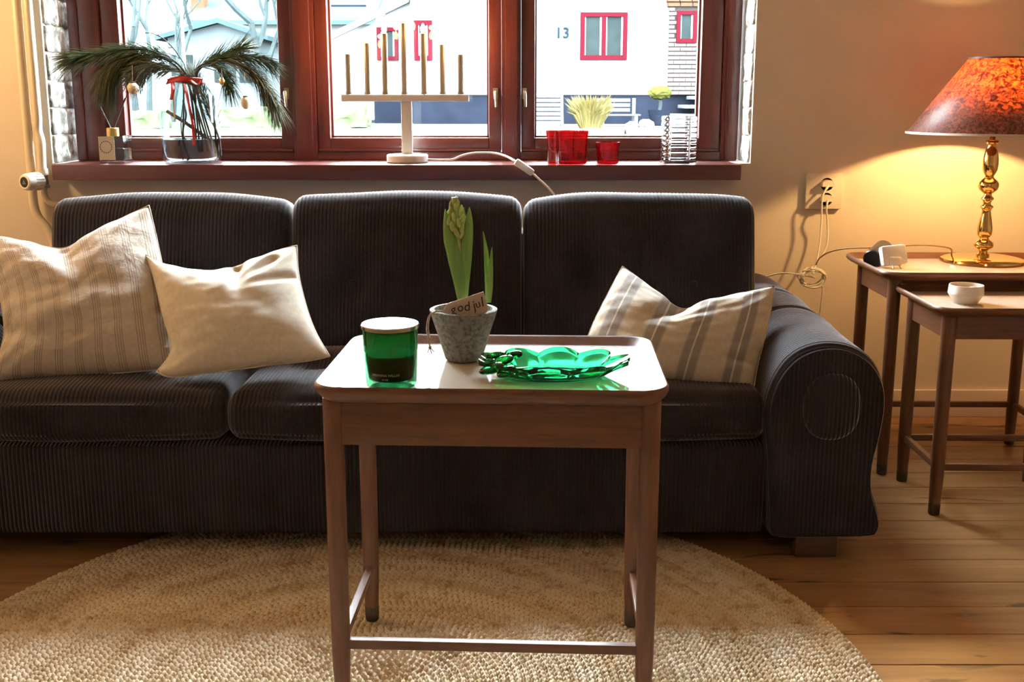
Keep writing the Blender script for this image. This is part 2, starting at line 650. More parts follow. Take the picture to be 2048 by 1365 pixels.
wb_ = MB()
wb_.box(XL, HX0, WALL, 3.80, 0, ZC)
wb_.box(HX1, XR, WALL, 3.80, 0, ZC)
wb_.box(HX0, HX1, WALL, 3.80, 0, SILL - 0.045)
wb_.box(HX0, HX1, WALL, 3.80, HZ1, ZC)
wb_.box(HX0, at(103, 340, 3.27).x, WALL, 3.80, SILL - 0.045, SILL - .001)
wb_.box(at(1483, 340, 3.27).x, HX1, WALL, 3.80, SILL - 0.045, SILL - .001)
wall_back = struct(wb_.build('wall_back', M['plaster'], smooth=None))
struct(MB().box(XL - 0.15, XL, YB, WALL + 0.4, -0.06, ZC).build('wall_left', M['plaster'], smooth=None))
struct(MB().box(XR, XR + 0.15, YB, WALL + 0.4, -0.06, ZC).build('wall_right', M['plaster'], smooth=None))
struct(MB().box(XL - 0.15, XR + 0.15, YB - 0.15, YB, -0.06, ZC).build('wall_front', M['plaster'], smooth=None))
struct(MB().box(XL - 0.15, XR + 0.15, YB - 0.15, WALL + 0.45, ZC, ZC + 0.15).build('ceiling', M['ceiling'], smooth=None))
struct(MB().box(XL, XR, WALL - 0.016, WALL, 0.0, 0.092, 0.003).build('baseboard_back', M['baseboard']))


# limewashed bricks lining both sides of the opening
def rough_brick(x0, x1, y0, y1, z0, z1, seed, amp=0.006):
    bm = bmesh.new()
    bmesh.ops.create_cube(bm, size=1.0)
    bmesh.ops.subdivide_edges(bm, edges=bm.edges[:], cuts=4, use_grid_fill=True)
    for p in bm.verts:
        q = Vector((p.co.x * abs(p.co.x) ** 0.1 if p.co.x else 0, p.co.y, p.co.z))
        k = 1 - 0.035 * ((abs(p.co.x * 2) > .9) + (abs(p.co.y * 2) > .9) + (abs(p.co.z * 2) > .9) - 1)
        p.co = Vector(((x0 + x1) / 2 + q.x * (x1 - x0) * k, (y0 + y1) / 2 + p.co.y * (y1 - y0) * k,
                       (z0 + z1) / 2 + p.co.z * (z1 - z0) * k))
        p.co += noise.noise_vector(p.co * 34 + Vector((seed, 0, 0))) * amp
    me = bpy.data.meshes.new('brick')
    bm.to_mesh(me)
    bm.free()
    smooth_angle(me, 180)
    return me


zz = SILL + 0.001
k = 0
while zz < HZ1:
    h = 0.085
    link('brick', rough_brick(HX0 - 0.03, HX0 + 0.010, WALL + 0.011, WALL + 0.115, zz + 0.001, zz + h - 0.001, k * 3.1), M['limebrick'], wall_back)
    link('brick', rough_brick(HX0 - 0.03, HX0 + 0.006, WALL + 0.11, WALL + 0.22, zz + 0.001, zz + h - 0.001, k * 5.3 + 9), M['limebrick'], wall_back)
    link('brick', rough_brick(HX1 - 0.008, HX1 + 0.03, WALL + 0.012, WALL + 0.12, zz + 0.001, zz + h - 0.001, k * 4.7 + 20, 0.007), M['limebrick'], wall_back)
    zz += h
    k += 1
link('reveal_mortar', MB().box(HX0 - 0.04, HX0 - 0.003, WALL + 0.001, 3.75, SILL, HZ1).box(
    HX1 + 0.003, HX1 + 0.04, WALL + 0.001, 3.75, SILL, HZ1).me('reveal_mortar', None), M['mortar'], wall_back)

# sill board
sx0, sx1 = at(103, 340, 3.27).x, at(1483, 340, 3.27).x
sill = MB().box(sx0, sx1, 3.27, 3.53, SILL - 0.048, SILL, 0.004).build('trim_1', M['mahog_x'])
struct(sill)
tag(sill, 'red-brown varnished wooden sill board under the window')

# window: three casements in one frame
Z0 = SILL
win = bpy.data.objects.new('window_1', None)
C.objects.link(win)
win.location = ((HX0 + HX1) / 2, FRAME, SILL)
struct(win)
tag(win, 'red-brown varnished three-part wooden window')
Wm = Matrix.Translation(-Vector(win.location))


def wpart(mb, name, mat, parent=None, smooth=30):
    mb.xf(Wm)
    return mb.build(name, mat, parent or win, smooth)


def ux(u): return at(u, 160, FRAME).x
def vz(v, Y=FRAME): return at(1024, v, Y).z


ZT = 2.08
fx = [ux(146), ux(204), ux(583), ux(630), ux(1003), ux(1042), ux(1446), ux(1480)]
zf1 = vz(304)
fm = MB().box(fx[0], fx[1], FRAME, FRAME + 0.10, Z0, ZT, 0.004)
wpart(fm, 'frame_post', M['mahog'])
for a, b_ in ((2, 3), (4, 5), (6, 7)):
    mm = MB().box(fx[a], fx[b_], FRAME, FRAME + 0.10, Z0, ZT, 0.004)
    mm.box(fx[a] + 0.012, fx[b_] - 0.012, FRAME - 0.010, FRAME + 0.01, Z0, ZT, 0.003)
    wpart(mm, 'frame_post', M['mahog'])
wpart(MB().box(fx[0], fx[7], FRAME + 0.004, FRAME + 0.10, Z0, zf1, 0.003), 'frame_rail', M['mahog_x'])
wpart(MB().box(fx[0], fx[7], FRAME, FRAME + 0.10, ZT - 0.005, HZ1, 0.003), 'frame_rail', M['mahog_x'])
wpart(MB().box(fx[0] - 0.002, fx[0] + 0.03, FRAME - 0.006, FRAME + 0.06, Z0, ZT, 0.004), 'frame_cover_strip', M['mahog'])

sash = [(ux(204), ux(242), ux(557), ux(583)), (ux(630), ux(656), ux(977), ux(1003)), (ux(1042), ux(1070), ux(1402), ux(1446))]
zg = vz(276)
for i, (a, b_, c_, d_) in enumerate(sash):
    s = bpy.data.objects.new('casement', None)
    C.objects.link(s)
    s.parent = win
    y0, y1 = FRAME + 0.012, FRAME + 0.075

    def sp(mb, name, mat):
        mb.xf(Wm)
        return mb.build(name, mat, s, 30)
    sp(MB().box(a + .001, b_, y0, y1, zf1 + .001, ZT - .006, 0.004), 'stile', M['mahog'])
    sp(MB().box(c_, d_ - .001, y0, y1, zf1 + .001, ZT - .006, 0.004), 'stile', M['mahog'])
    sp(MB().box(b_, c_, y0 + .002, y1, zf1 + .001, zg, 0.004), 'rail', M['mahog_x'])
    sp(MB().box(b_, c_, y0 + .002, y1, ZT - 0.06, ZT - .006, 0.004), 'rail', M['mahog_x'])
    bd = MB().box(b_ - .004, b_ + .006, y1 - .03, y1 - .008, zg, ZT - .06).box(c_ - .006, c_ + .004, y1 - .03, y1 - .008, zg, ZT - .06)
    bd.box(b_, c_, y1 - .03, y1 - .008, zg - .002, zg + .006)
    sp(bd, 'glazing_bead', M['mahog'])
    sp(MB().box(b_ - .005, c_ + .005, GLASS, GLASS + .004, zg - .006, ZT - .055), 'pane', M['pane'])
    # drip rail along the foot of the casement
    sp(MB().box(a + .004, d_ - .004, y0 - .012, y0 + .006, zf1 + .001, zf1 + .010, 0.003), 'drip_bead', M['mahog_x'])
    # small espagnolette handle
    hx = {0: ux(571), 1: ux(991), 2: ux(1049)}[i]
    hz = vz(186)
    hd = MB().box(hx - .008, hx + .008, y0 - .006, y0 + .004, hz - .020, hz + .016, .002)
    hd.tube([(hx, y0 - .004, hz), (hx, y0 - .024, hz + .002), (hx + .002, y0 - .030, hz - .012), (hx + .003, y0 - .030, hz - .045)],
            [.006, .006, .0055, .004], 8)
    sp(hd, 'handle', M['steel'])

# ================================================================== OUTSIDE
GZ = 0.54
FY = 22.0
E_ = {}
E_['render'] = pm('white_house_render', (0.125, 0.127, 0.127), 0.9, var=0.04, scale=1.5)
E_['plinth'] = pm('slate_blue_plinth', (0.0105, 0.0130, 0.0205), 0.8, var=0.25, scale=2)
E_['redframe'] = pm('crimson_window_frame', (0.048, 0.0048, 0.0085), 0.5, var=0.1)
E_['glass'] = pm('house_window_glass', (0.018, 0.024, 0.024), 0.3, var=0.3, scale=1.5)
E_['whitetrim'] = pm('white_trim', (0.125, 0.128, 0.128), 0.6, var=0.05)
E_['num'] = pm('blue_grey_number', (0.008, 0.016, 0.022), 0.6, var=0.1)
E_['brick'] = pm('whitewashed_house_brick', (0.115, 0.10, 0.092), 0.9, second=(0.085, 0.060, 0.050), scale=1.7, lo=0.36, hi=0.6)
E_['joint'] = pm('house_brick_joint', (0.035, 0.028, 0.026), 0.95, var=0.2)
E_['brick_orange'] = pm('orange_house_brick', (0.085, 0.045, 0.028), 0.9, var=0.3, scale=3)
E_['paving'] = pm('pale_paving', (0.085, 0.088, 0.088), 0.9, var=0.2, scale=0.8)
E_['lawn'] = pm('winter_lawn', (0.085, 0.095, 0.065), 0.95, second=(0.055, 0.070, 0.036), scale=0.9)
E_['grass'] = pm('straw_grass', (0.11, 0.092, 0.040), 0.9, second=(0.075, 0.058, 0.018), scale=3)
E_['benchwood'] = pm('bench_white', (0.105, 0.112, 0.115), 0.6, var=0.06)
E_['bark'] = pm('pale_bark', (0.034, 0.044, 0.044), 0.9, var=0.3, scale=4)
E_['topiary'] = pm('yellow_green_topiary', (0.062, 0.060, 0.016), 0.9, second=(0.034, 0.038, 0.009), scale=6)
E_['roof'] = pm('teal_grey_roof', (0.035, 0.055, 0.062), 0.7, var=0.2, scale=1.0)
E_['cladding'] = pm('pale_cladding', (0.080, 0.094, 0.098), 0.8, var=0.15, scale=1)
E_['stone'] = pm('garden_stone', (0.095, 0.10, 0.10), 0.9, var=0.25, scale=3)
E_['conifer'] = pm('garden_hedge', (0.055, 0.075, 0.035), 0.9, second=(0.12, 0.14, 0.085), scale=2.2)

for em in E_.values():
    b_ = em.node_tree.nodes['Principled BSDF']
    b_.inputs['Specular IOR Level'].default_value = 0.0
    b_.inputs['Roughness'].default_value = 1.0
    for nd in em.node_tree.nodes:      # outdoor colours darkened to offset the sky raised to light the room
        if nd.type == 'VALTORGB':
            for el in nd.color_ramp.elements:
                el.color = tuple(c * .50 for c in el.color[:3]) + (1.0,)
gnd = MB().box(-40, 40, 3.81, 90, GZ - 0.4, GZ).build('trim_2', E_['paving'], smooth=None)
gnd.name = 'terrace_ground'
struct(gnd)


def e(u, v, Y=FY): return at(u, v, Y)


# --- house number thirteen
hx0, hx1 = e(640, 100).x, e(1337, 100).x
zp = e(1200, 190).z
house = thing('white_house', 'white rendered house with slate blue plinth and number 13 across the street', 'house', (4.0, FY, GZ))
Hm = Matrix.Translation(-Vector(house.location))


def hpart(mb, name, mat, parent=None, smooth=30):
    mb.xf(Hm)
    return mb.build(name, mat, parent or house, smooth)


hxl = e(822, 100).x
hpart(MB().box(hxl, hx1 + 5.5, FY, FY + 6, zp, 6.2), 'wall', E_['render'])
hpart(MB().box(hxl + .02, hx1 + 5.5, FY + .03, FY + 6, GZ, zp), 'plinth', E_['plinth'])
# lower wing to the left with sloping verge
wl = e(640, 100).x
hpart(MB().prism([(wl, zp), (hxl, zp), (hxl, e(815, 8).z + .25), (e(735, 45).x, e(735, 45).z), (wl, e(735, 45).z - .45)], FY + .6, FY + 5), 'wing_wall', E_['render'])
hpart(MB().box(e(738, 100).x, hxl + .02, FY + .62, FY + 5, GZ, zp), 'wing_plinth', E_['plinth'])
v0, v1 = e(735, 42, FY + .5), e(818, 4, FY + .5)
hpart(MB().prism([(v0.x - 1, v0.z - .48), (v1.x, v1.z), (v1.x, v1.z + .14), (v0.x - 1, v0.z - .34)], FY + .52, FY + .62), 'verge_board', E_['whitetrim'])


def house_window(u0, u1, v0_, v1_, nlight, Y=FY, fw=0.085):
    a, b_ = e(u0, v1_, Y), e(u1, v0_, Y)
    w = bpy.data.objects.new('window', None)
    C.objects.link(w)
    w.parent = house
    x0, x1, z0, z1 = a.x, b_.x, a.z, b_.z

    def q(mb, name, mat):
        mb.xf(Hm)
        return mb.build(name, mat, w, 30)
    fr = MB().box(x0, x0 + fw, Y - .06, Y + .05, z0, z1).box(x1 - fw, x1, Y - .06, Y + .05, z0, z1)
    fr.box(x0 + fw, x1 - fw, Y - .055, Y + .05, z0, z0 + fw * 1.1).box(x0 + fw, x1 - fw, Y - .055, Y + .05, z1 - fw, z1)
    if nlight == 2:
        xm = (x0 + x1) / 2
        fr.box(xm - fw / 2, xm + fw / 2, Y - .05, Y + .05, z0 + fw * 1.1, z1 - fw)
    fr.xf(Hm)
    fr.build('window_frame', E_['redframe'], w, None)
    spans = [(x0 + fw, (x0 + x1) / 2 - fw / 2), ((x0 + x1) / 2 + fw / 2, x1 - fw)] if nlight == 2 else [(x0 + fw, x1 - fw)]
    for (p, r_) in spans:
        q(MB().box(p, r_, Y - .012, Y + .02, z0 + fw, z1 - fw), 'pane', E_['glass'])
        tr = MB().box(p, p + .028, Y - .02, Y, z0 + fw, z1 - fw).box(r_ - .04, r_, Y - .02, Y, z0 + fw, z1 - fw)
        q(tr, 'inner_trim', E_['whitetrim'])


house_window(1160, 1255, 25, 120, 2)
house_window(1352, 1394, 22, 86, 1, FY - .12, 0.075)
house_window(829, 864, 41, 121, 1)
house_window(755, 796, 55, 121, 1, FY + .6, 0.075)
# digits
for ch, uu in (('1', 1117), ('3', 1132)):
    p = e(uu, 67)
    me = text_mesh('digit', ch, 0.30, 0.02, offset=.003)
    o = link('digit', me, E_['num'], house, loc=(p.x - 4.0, -0.03, p.z - GZ), rot=(R(90), 0, 0))
    tag(o, 'digit of the house number 13')
# whitewashed brick pier at the corner
pier = bpy.data.objects.new('brick_pier', None)
C.objects.link(pier)
pier.parent = house
px0, px1 = e(1335, 100).x, e(1335, 100).x + 1.9
o = MB().box(px0 + .02, px1, FY - .10, FY + .3, zp, 3.9).xf(Hm).build('joint_bed', E_['joint'], pier, None)
bh, bl = 0.087, 0.245
bme = MB().box(0, bl - .010, -.022, .05, .0, bh - .026, 0.004).me('brick', 30)
bme2 = MB().box(0, bl / 2 - .010, -.022, .05, .0, bh - .026, 0.004).me('brick', 30)
r_ = 0
z = zp + .01
while z < 3.6:
    x = px0
    if r_ % 2:
        link('brick', bme2, E_['brick'], pier, loc=Vector((x, FY - .10, z)) - Vector(house.location))
        x += bl / 2
    while x < px1 - .1:
        if not (e(1350, 50).x < x + .12 < e(1398, 50).x and e(1350, 90).z < z < e(1350, 20).z):
            me_ = bme
            br = link('brick', me_, None, pier, loc=Vector((x, FY - .10 + random.uniform(0, .006), z)) - Vector(house.location))
            if not me_.materials: me_.materials.append(E_['brick'])
        x += bl
    z += bh
    r_ += 1
co = MB()
zc0 = e(1340, 14).z
for i in range(8):
    co.box(px0 - .03 + i * .25, px0 + .2 + i * .25, FY - .16, FY + .2, zc0, zc0 + .075, .006)
    co.box(px0 - .05 + i * .25, px0 + .18 + i * .25, FY - .19, FY + .2, zc0 + .09, zc0 + .165, .006)
co.xf(Hm).build('corbel_course', E_['brick_orange'], pier)
# steps by the pier
stp = thing('garden_steps', 'pale stone steps against the blue plinth below the brick pier', 'steps', (e(1390, 245).x, FY - .8, GZ))
for i, (v_, du) in enumerate(((228, 0), (210, 22), (192, 40))):
    zt_ = at(1390, v_, FY - .8).z
    x0 = at(1345 + du, v_, FY - .8).x
    MB().box(x0 - stp.location.x, x0 + 1.3 - stp.location.x, -.35 + i * .2, .75, zt_ - GZ - .07, zt_ - GZ, .01).build('step', E_['stone'], stp)
MB().box(-.1, 1.2, -.1, .7, 0, .30).build('riser', E_['plinth'], stp)

# garden bench
bl0, bl1, by = at(1195, 240, 20.0).x, at(1278, 240, 20.0).x, 20.0
bench = thing('garden_bench', 'white slatted garden bench in front of the blue plinth', 'bench', ((bl0 + bl1) / 2, by, GZ))
hw = (bl1 - bl0) / 2
for i in range(3):
    MB().box(-hw, hw, -.25 + i * .15, -.13 + i * .15, .20, .225, .005).build('seat_slat', E_['benchwood'], bench)
for i in range(3):
    MB().box(-hw, hw * .62, .22, .245, .27 + i * .09, .335 + i * .09, .005).build('back_slat', E_['benchwood'], bench)
for sx in (-1, 1):
    for sy in (-.2, .22):
        MB().box(sx * hw * .8 - .03, sx * hw * .8 + .03, sy - .03, sy + .03, 0, .20 if sy < 0 else .52, .004).build('leg', E_['benchwood'], bench)

# slatted lounge chair on its side edge at left of right pane
cx_ = at(1095, 230, 17.0).x
chr_ = thing('slatted_garden_chair', 'white slatted folding garden chair standing nearest the street at the pane edge', 'chair', (cx_, 17.0, GZ))
cw = (at(1128, 200, 17).x - at(1068, 200, 17).x) / 2
zt_ = at(1095, 172, 17).z - GZ
n_ = 9
for i in range(n_):
    z0 = .10 + (zt_ - .14) * i / (n_ - 1)
    MB().box(-cw, cw, .02 + .04 * i, .04 + .04 * i, z0, z0 + .055, .004).build('slat', E_['benchwood'], chr_)
for sx in (-1, 1):
    MB().tube([(sx * cw, .0, 0), (sx * cw, .36, zt_)], .022, 8).build('side_rail', E_['benchwood'], chr_)
    MB().tube([(sx * cw, .45, 0), (sx * cw, .15, zt_ * .5)], .02, 8).build('leg', E_['benchwood'], chr_)


def grass_clump(name, label, base, h, n, spread, mat, cat='grass'):
    t = thing(name, label, cat, base)
    vs, fs = [], []
    for i in range(n):
        a = random.uniform(0, 2 * PI)
        r0 = random.uniform(0, spread * .35)
        p = Vector((r0 * math.cos(a), r0 * math.sin(a) * .5, 0))
        lean = random.uniform(.1, .9) * spread
        tip = p + Vector((lean * math.cos(a), lean * math.sin(a) * .5, h * random.uniform(.5, 1)))
        mid = (p + tip) / 2 + Vector((0, 0, h * .16))
        w = random.uniform(.012, .03)
        b0 = len(vs)
        vs += [p + Vector((-w, 0, 0)), p + Vector((w, 0, 0)), mid + Vector((-w, 0, 0)), mid + Vector((w, 0.01, 0)), tip]
        fs += [(b0, b0 + 1, b0 + 3, b0 + 2), (b0 + 2, b0 + 3, b0 + 4)]
    o = link('blades', mesh('blades', vs, fs, 180), mat, t)
    o['kind'] = 'stuff'
    return t


gp = at(1180, 262, 17.5)
grass_clump('ornamental_grass', 'straw yellow ornamental grass beside the white garden bench', (gp.x, 17.5, GZ), at(1180, 188, 17.5).z - GZ, 420, .42, E_['grass'])
# topiary tree in a pot
tp = at(1318, 245, 20.5)
topi = thing('topiary_tree', 'small yellow-green topiary tree in a dark planter by the blue plinth', 'tree', (tp.x, 20.5, GZ))
zt0, zt1 = at(1318, 220, 20.5).z - GZ, at(1318, 172, 20.5).z - GZ
MB().lathe([(.16, 0), (.22, zt0), (.19, zt0), (.0, zt0 - .03)], 16).build('planter', E_['plinth'], topi)
MB().tube(spline([(0, 0, zt0 - .03), (.02, 0, zt0 + .12), (-.01, 0, (zt0 + zt1) / 2 + .08)], 4), .035, 8).build('trunk', E_['bark'], topi)
bm = bmesh.new()
bmesh.ops.create_icosphere(bm, subdivisions=4, radius=1)
for p in bm.verts:
    k_ = 1 + .22 * noise.noise(p.co * 3.2) + .15 * noise.noise(p.co * 9)
    p.co = Vector((p.co.x * .21 * k_, p.co.y * .2 * k_, p.co.z * .125 * k_ + zt1 - .13))
me = bpy.data.meshes.new('crown')
bm.to_mesh(me); bm.free()
smooth_angle(me, 180)
link('crown', me, E_['topiary'], topi)
for i, (u_, s_) in enumerate(((1262, .11), (1293, .15))):
    p = at(u_, 243, 19.4)
    bm = bmesh.new()
    bmesh.ops.create_icosphere(bm, subdivisions=3, radius=1)
    for q in bm.verts:
        q.co = Vector((q.co.x * s_, q.co.y * s_, max(0, q.co.z + .2) * s_ * .8)) * (1 + .25 * noise.noise(q.co * 2 + Vector((i * 5, 0, 0))))
    me = bpy.data.meshes.new('garden_stone')
    bm.to_mesh(me); bm.free()
    o = link('garden_stone', me, E_['stone'], None, (p.x, 19.4, GZ))
    tag(o, ['small rounded pale stone under the end of the white bench', 'larger rounded pale stone between the bench and the topiary tree'][i], 'stone', 'stones in front of the plinth')
# raised bed kerb / low wall in front
lw = at(1200, 262, 15.5)
lwall = thing('low_wall', 'low pale garden wall running along the street before the house', 'wall', (4, 15.6, GZ))
for i in range(14):
    MB().box(-4.2 + i * .62, -3.6 + i * .62, -.12, .12, 0, .075, .008).build('kerb_stone', E_['stone'], lwall)

# backdrop ridge added to cut the sky's glare behind the trees
hv, hf_ = [], []
for i in range(61):
    x = -60 + 2 * i
    zt_ = 10.5 + 2.0 * noise.noise(Vector((x * .06, 0, 0))) + 1.2 * noise.noise(Vector((x * .5, 3, 0)))
    for y, z_ in ((70, GZ - .3), (76, zt_ * .7), (84, zt_), (89, zt_), (89, GZ - .3)):
        hv.append((x, y, z_))
for i in range(60):
    for k in range(4): hf_.append((i * 5 + k, i * 5 + k + 1, (i + 1) * 5 + k + 1, (i + 1) * 5 + k))
backdrop_ridge = link('backdrop_ridge', mesh('backdrop_ridge', hv, hf_, 60), pm('pale_backdrop', (0.105, 0.130, 0.132), 1.0, second=(0.075, 0.098, 0.10), scale=.35, spec=0.0))
struct(backdrop_ridge)

# garden at the left: shed with gable, hedge, lawn, trees, post
lawn = MB().box(-14, at(650, 260, 16).x, 12.0, 21.5, GZ, GZ + .015).build('lawn', E_['lawn'], smooth=None)
tag(lawn, 'pale winter lawn in the garden seen through the left pane', 'lawn')
SY = 27.0
sp0, sp1, spk = at(335, 75, SY), at(520, 75, SY), at(440, 47, SY)
shed = thing('garden_shed', 'pale clad garden shed with shallow gable behind the pine branches', 'shed', (spk.x, SY, GZ))
Sm = Matrix.Translation(-Vector(shed.location))
MB().prism([(sp0.x, GZ), (sp1.x, GZ), (sp1.x, sp1.z), (spk.x, spk.z), (sp0.x, sp0.z)], SY, SY + 3).xf(Sm).build('wall', E_['cladding'], shed)
MB().prism([(sp0.x - .25, sp0.z - .08), (spk.x, spk.z), (sp1.x + .25, sp1.z - .08), (sp1.x + .25, sp1.z + .03), (spk.x, spk.z + .12), (sp0.x - .25, sp0.z + .03)], SY - .25, SY + 3.2).xf(Sm).build('roof', E_['roof'], shed)
for (u0, u1) in ((345, 385), (430, 470), (480, 510)):
    a, b_ = at(u0, 165, SY), at(u1, 110, SY)
    MB().box(a.x, b_.x, SY - .04, SY + .02, a.z, b_.z, .01).xf(Sm).build('window', E_['glass'], shed)
# neighbour house with long roof behind
NY = 40.0
n0, n1 = at(395, 60, NY), at(745, 60, NY)
nb = thing('neighbour_house', 'pale neighbour house with long teal-grey roof behind the garden', 'house', ((n0.x + n1.x) / 2, NY, GZ))
nm = Matrix.Translation(-Vector(nb.location))
MB().box(n0.x, n1.x, NY, NY + 6, GZ, at(500, 42, NY).z).xf(nm).build('wall', E_['render'], nb)
zr0, zr1 = at(500, 42, NY).z, at(500, -30, NY).z
MB().add([(n0.x - .3, NY - .4, zr0), (n1.x + .1, NY - .4, zr0), (n1.x + .1, NY + 3, zr1), (n0.x - .3, NY + 3, zr1),
          (n0.x - .3, NY - .4, zr0 - .15), (n1.x + .1, NY - .4, zr0 - .15), (n1.x + .1, NY + 3, zr1 - .15), (n0.x - .3, NY + 3, zr1 - .15)],
         [(0, 1, 2, 3), (7, 6, 5, 4), (0, 4, 5, 1), (1, 5, 6, 2), (2, 6, 7, 3), (3, 7, 4, 0)]).xf(nm).build('roof', E_['roof'], nb, None)
MB().box(at(660, 10, NY).x, at(735, 10, NY).x, NY - .45, NY - .36, at(660, 12, NY).z - .06, at(660, 12, NY).z).xf(nm).build('gutter', E_['plinth'], nb)
a = at(380, 30, NY)
MB().box(a.x - .25, a.x + .25, NY + 1, NY + 1.6, zr0, at(380, -5, NY).z + .8).xf(nm).build('chimney', E_['brick_orange'], nb)


def bare_tree(base, h, seed, label, r0=.09, group='bare trees in the garden'):
    rnd = random.Random(seed)
    t = thing('bare_tree', label, 'tree', base, group=group)
    tr = MB()
    br = MB()

    def grow(p, d, L, r, lev, mb):
        pts = [p]
        q = p
        for i in range(4):
            d = (d + Vector((rnd.uniform(-.18, .18), rnd.uniform(-.18, .18), rnd.uniform(-.02, .12)))).normalized()
            q = q + d * L / 4
            pts.append(q)
        mb.tube(pts, [r * (1 - .12 * i) for i in range(5)], 5 if lev else 8, True)
        if lev < 4:
            for _ in range(3 if lev < 2 else 2):
                k_ = rnd.randint(2, 4)
                a = rnd.uniform(0, 2 * PI)
                s = rnd.uniform(.5, 1.0)
                dd = (d + Vector((math.cos(a) * s, math.sin(a) * s, rnd.uniform(-.1, .4)))).normalized()
                grow(pts[k_], dd, L * rnd.uniform(.6, .8), r * .55, lev + 1, br)
    grow(Vector((0, 0, 0)), Vector((rnd.uniform(-.1, .1), 0, 1)), h * .4, r0, 0, tr)
    tr.build('trunk', E_['bark'], t)
    o = br.build('branches', E_['bark'], t)
    o['kind'] = 'stuff'


tps = [((at(275, 250, 20).x, 20.0, GZ + .015), 4.6, 3, 'slender bare tree at the left edge of the garden view', .07),
       ((at(345, 250, 24).x, 24.0, GZ), 5.4, 5, 'bare tree between the post and the shed gable', .08),
       ((at(530, 250, 22.5).x, 22.5, GZ), 5.2, 8, 'thick-stemmed pale tree at the right side of the garden view', .12),
       ((at(300, 250, 32).x, 32.0, GZ), 6.5, 11, 'farther bare tree behind the left garden tree', .10)]
for b0, h_, sd, lb, rr in tps: bare_tree(b0, h_, sd, lb, rr)
pp = at(376, 250, 14)
post = thing('garden_post', 'tall pale post standing in the garden behind the glass vase', 'post', (pp.x, 14.0, GZ + .015))
MB().tube([(0, 0, 0), (0, 0, 1.9)], .022, 10).build('pole', E_['cladding'], post)
MB().lathe([(.03, 0), (.035, .02), (.012, .05), (0, .055)], 12, (0, 0, 1.9)).build('finial', E_['cladding'], post)


def hedge(u0, u1, Y, vtop, label, mat):
    a, b_ = at(u0, 250, Y), at(u1, 250, Y)
    zt = at(u0, vtop, Y).z
    bm = bmesh.new()
    bmesh.ops.create_grid(bm, x_segments=1, y_segments=1, size=.5)
    bm.free()
    bm = bmesh.new()
    bmesh.ops.create_cube(bm, size=1.0)
    bmesh.ops.subdivide_edges(bm, edges=bm.edges[:], cuts=14, use_grid_fill=True)
    for p in bm.verts:
        p.co = Vector((p.co.x * (b_.x - a.x), p.co.y * .7, (p.co.z + .5) * (zt - GZ)))
        p.co += noise.noise_vector(p.co * 6) * .07 * (1 if p.co.z > .02 else 0)
    me = bpy.data.meshes.new('hedge')
    bm.to_mesh(me); bm.free()
    smooth_angle(me, 180)
    o = link('hedge', me, mat, None, ((a.x + b_.x) / 2, Y, GZ + .015))
    return tag(o, label, 'hedge')


hedge(650, 735, 19.0, 215, 'low green garden hedge behind the left candles', E_['conifer'])
hedge(445, 560, 19.0, 218, 'low green hedge seen right of the glass vase', E_['conifer'])
hedge(250, 330, 18.0, 226, 'low green hedge seen between diffuser and vase', E_['conifer'])

# ================================================================== SOFA
SF = 2.246     # front of the seat
sofa = thing('sofa', 'long dark brown corduroy three-seat sofa below the window', 'sofa', (-0.34, 2.70, 0))
So = Matrix.Translation(-Vector(sofa.location))


def spart(mb, name, mat, parent=None, smooth=40):
    mb.xf(So)
    return mb.build(name, mat, parent or sofa, smooth)


def rrect(w, h, r, n=7, seg=9):
    """rounded rectangle outline (counter-clockwise) with normals, evenly sampled"""
    pts = []
    cs = [(w / 2 - r, h / 2 - r, 0), (-w / 2 + r, h / 2 - r, 90), (-w / 2 + r, -h / 2 + r, 180), (w / 2 - r, -h / 2 + r, 270)]
    for i, (cx, cy, a0) in enumerate(cs):
        for k in range(n + 1):
            a = R(a0 + 90 * k / n)
            pts.append((Vector((cx + r * math.cos(a), cy + r * math.sin(a))), Vector((math.cos(a), math.sin(a)))))
        nx = cs[(i + 1) % 4]
        p1 = pts[-1]
        a = R(nx[2])
        p2 = Vector((nx[0] + r * math.cos(a), nx[1] + r * math.sin(a)))
        for k in range(1, seg):
            t = k / seg
            pts.append((p1[0].lerp(p2, t), p1[1]))
    return pts


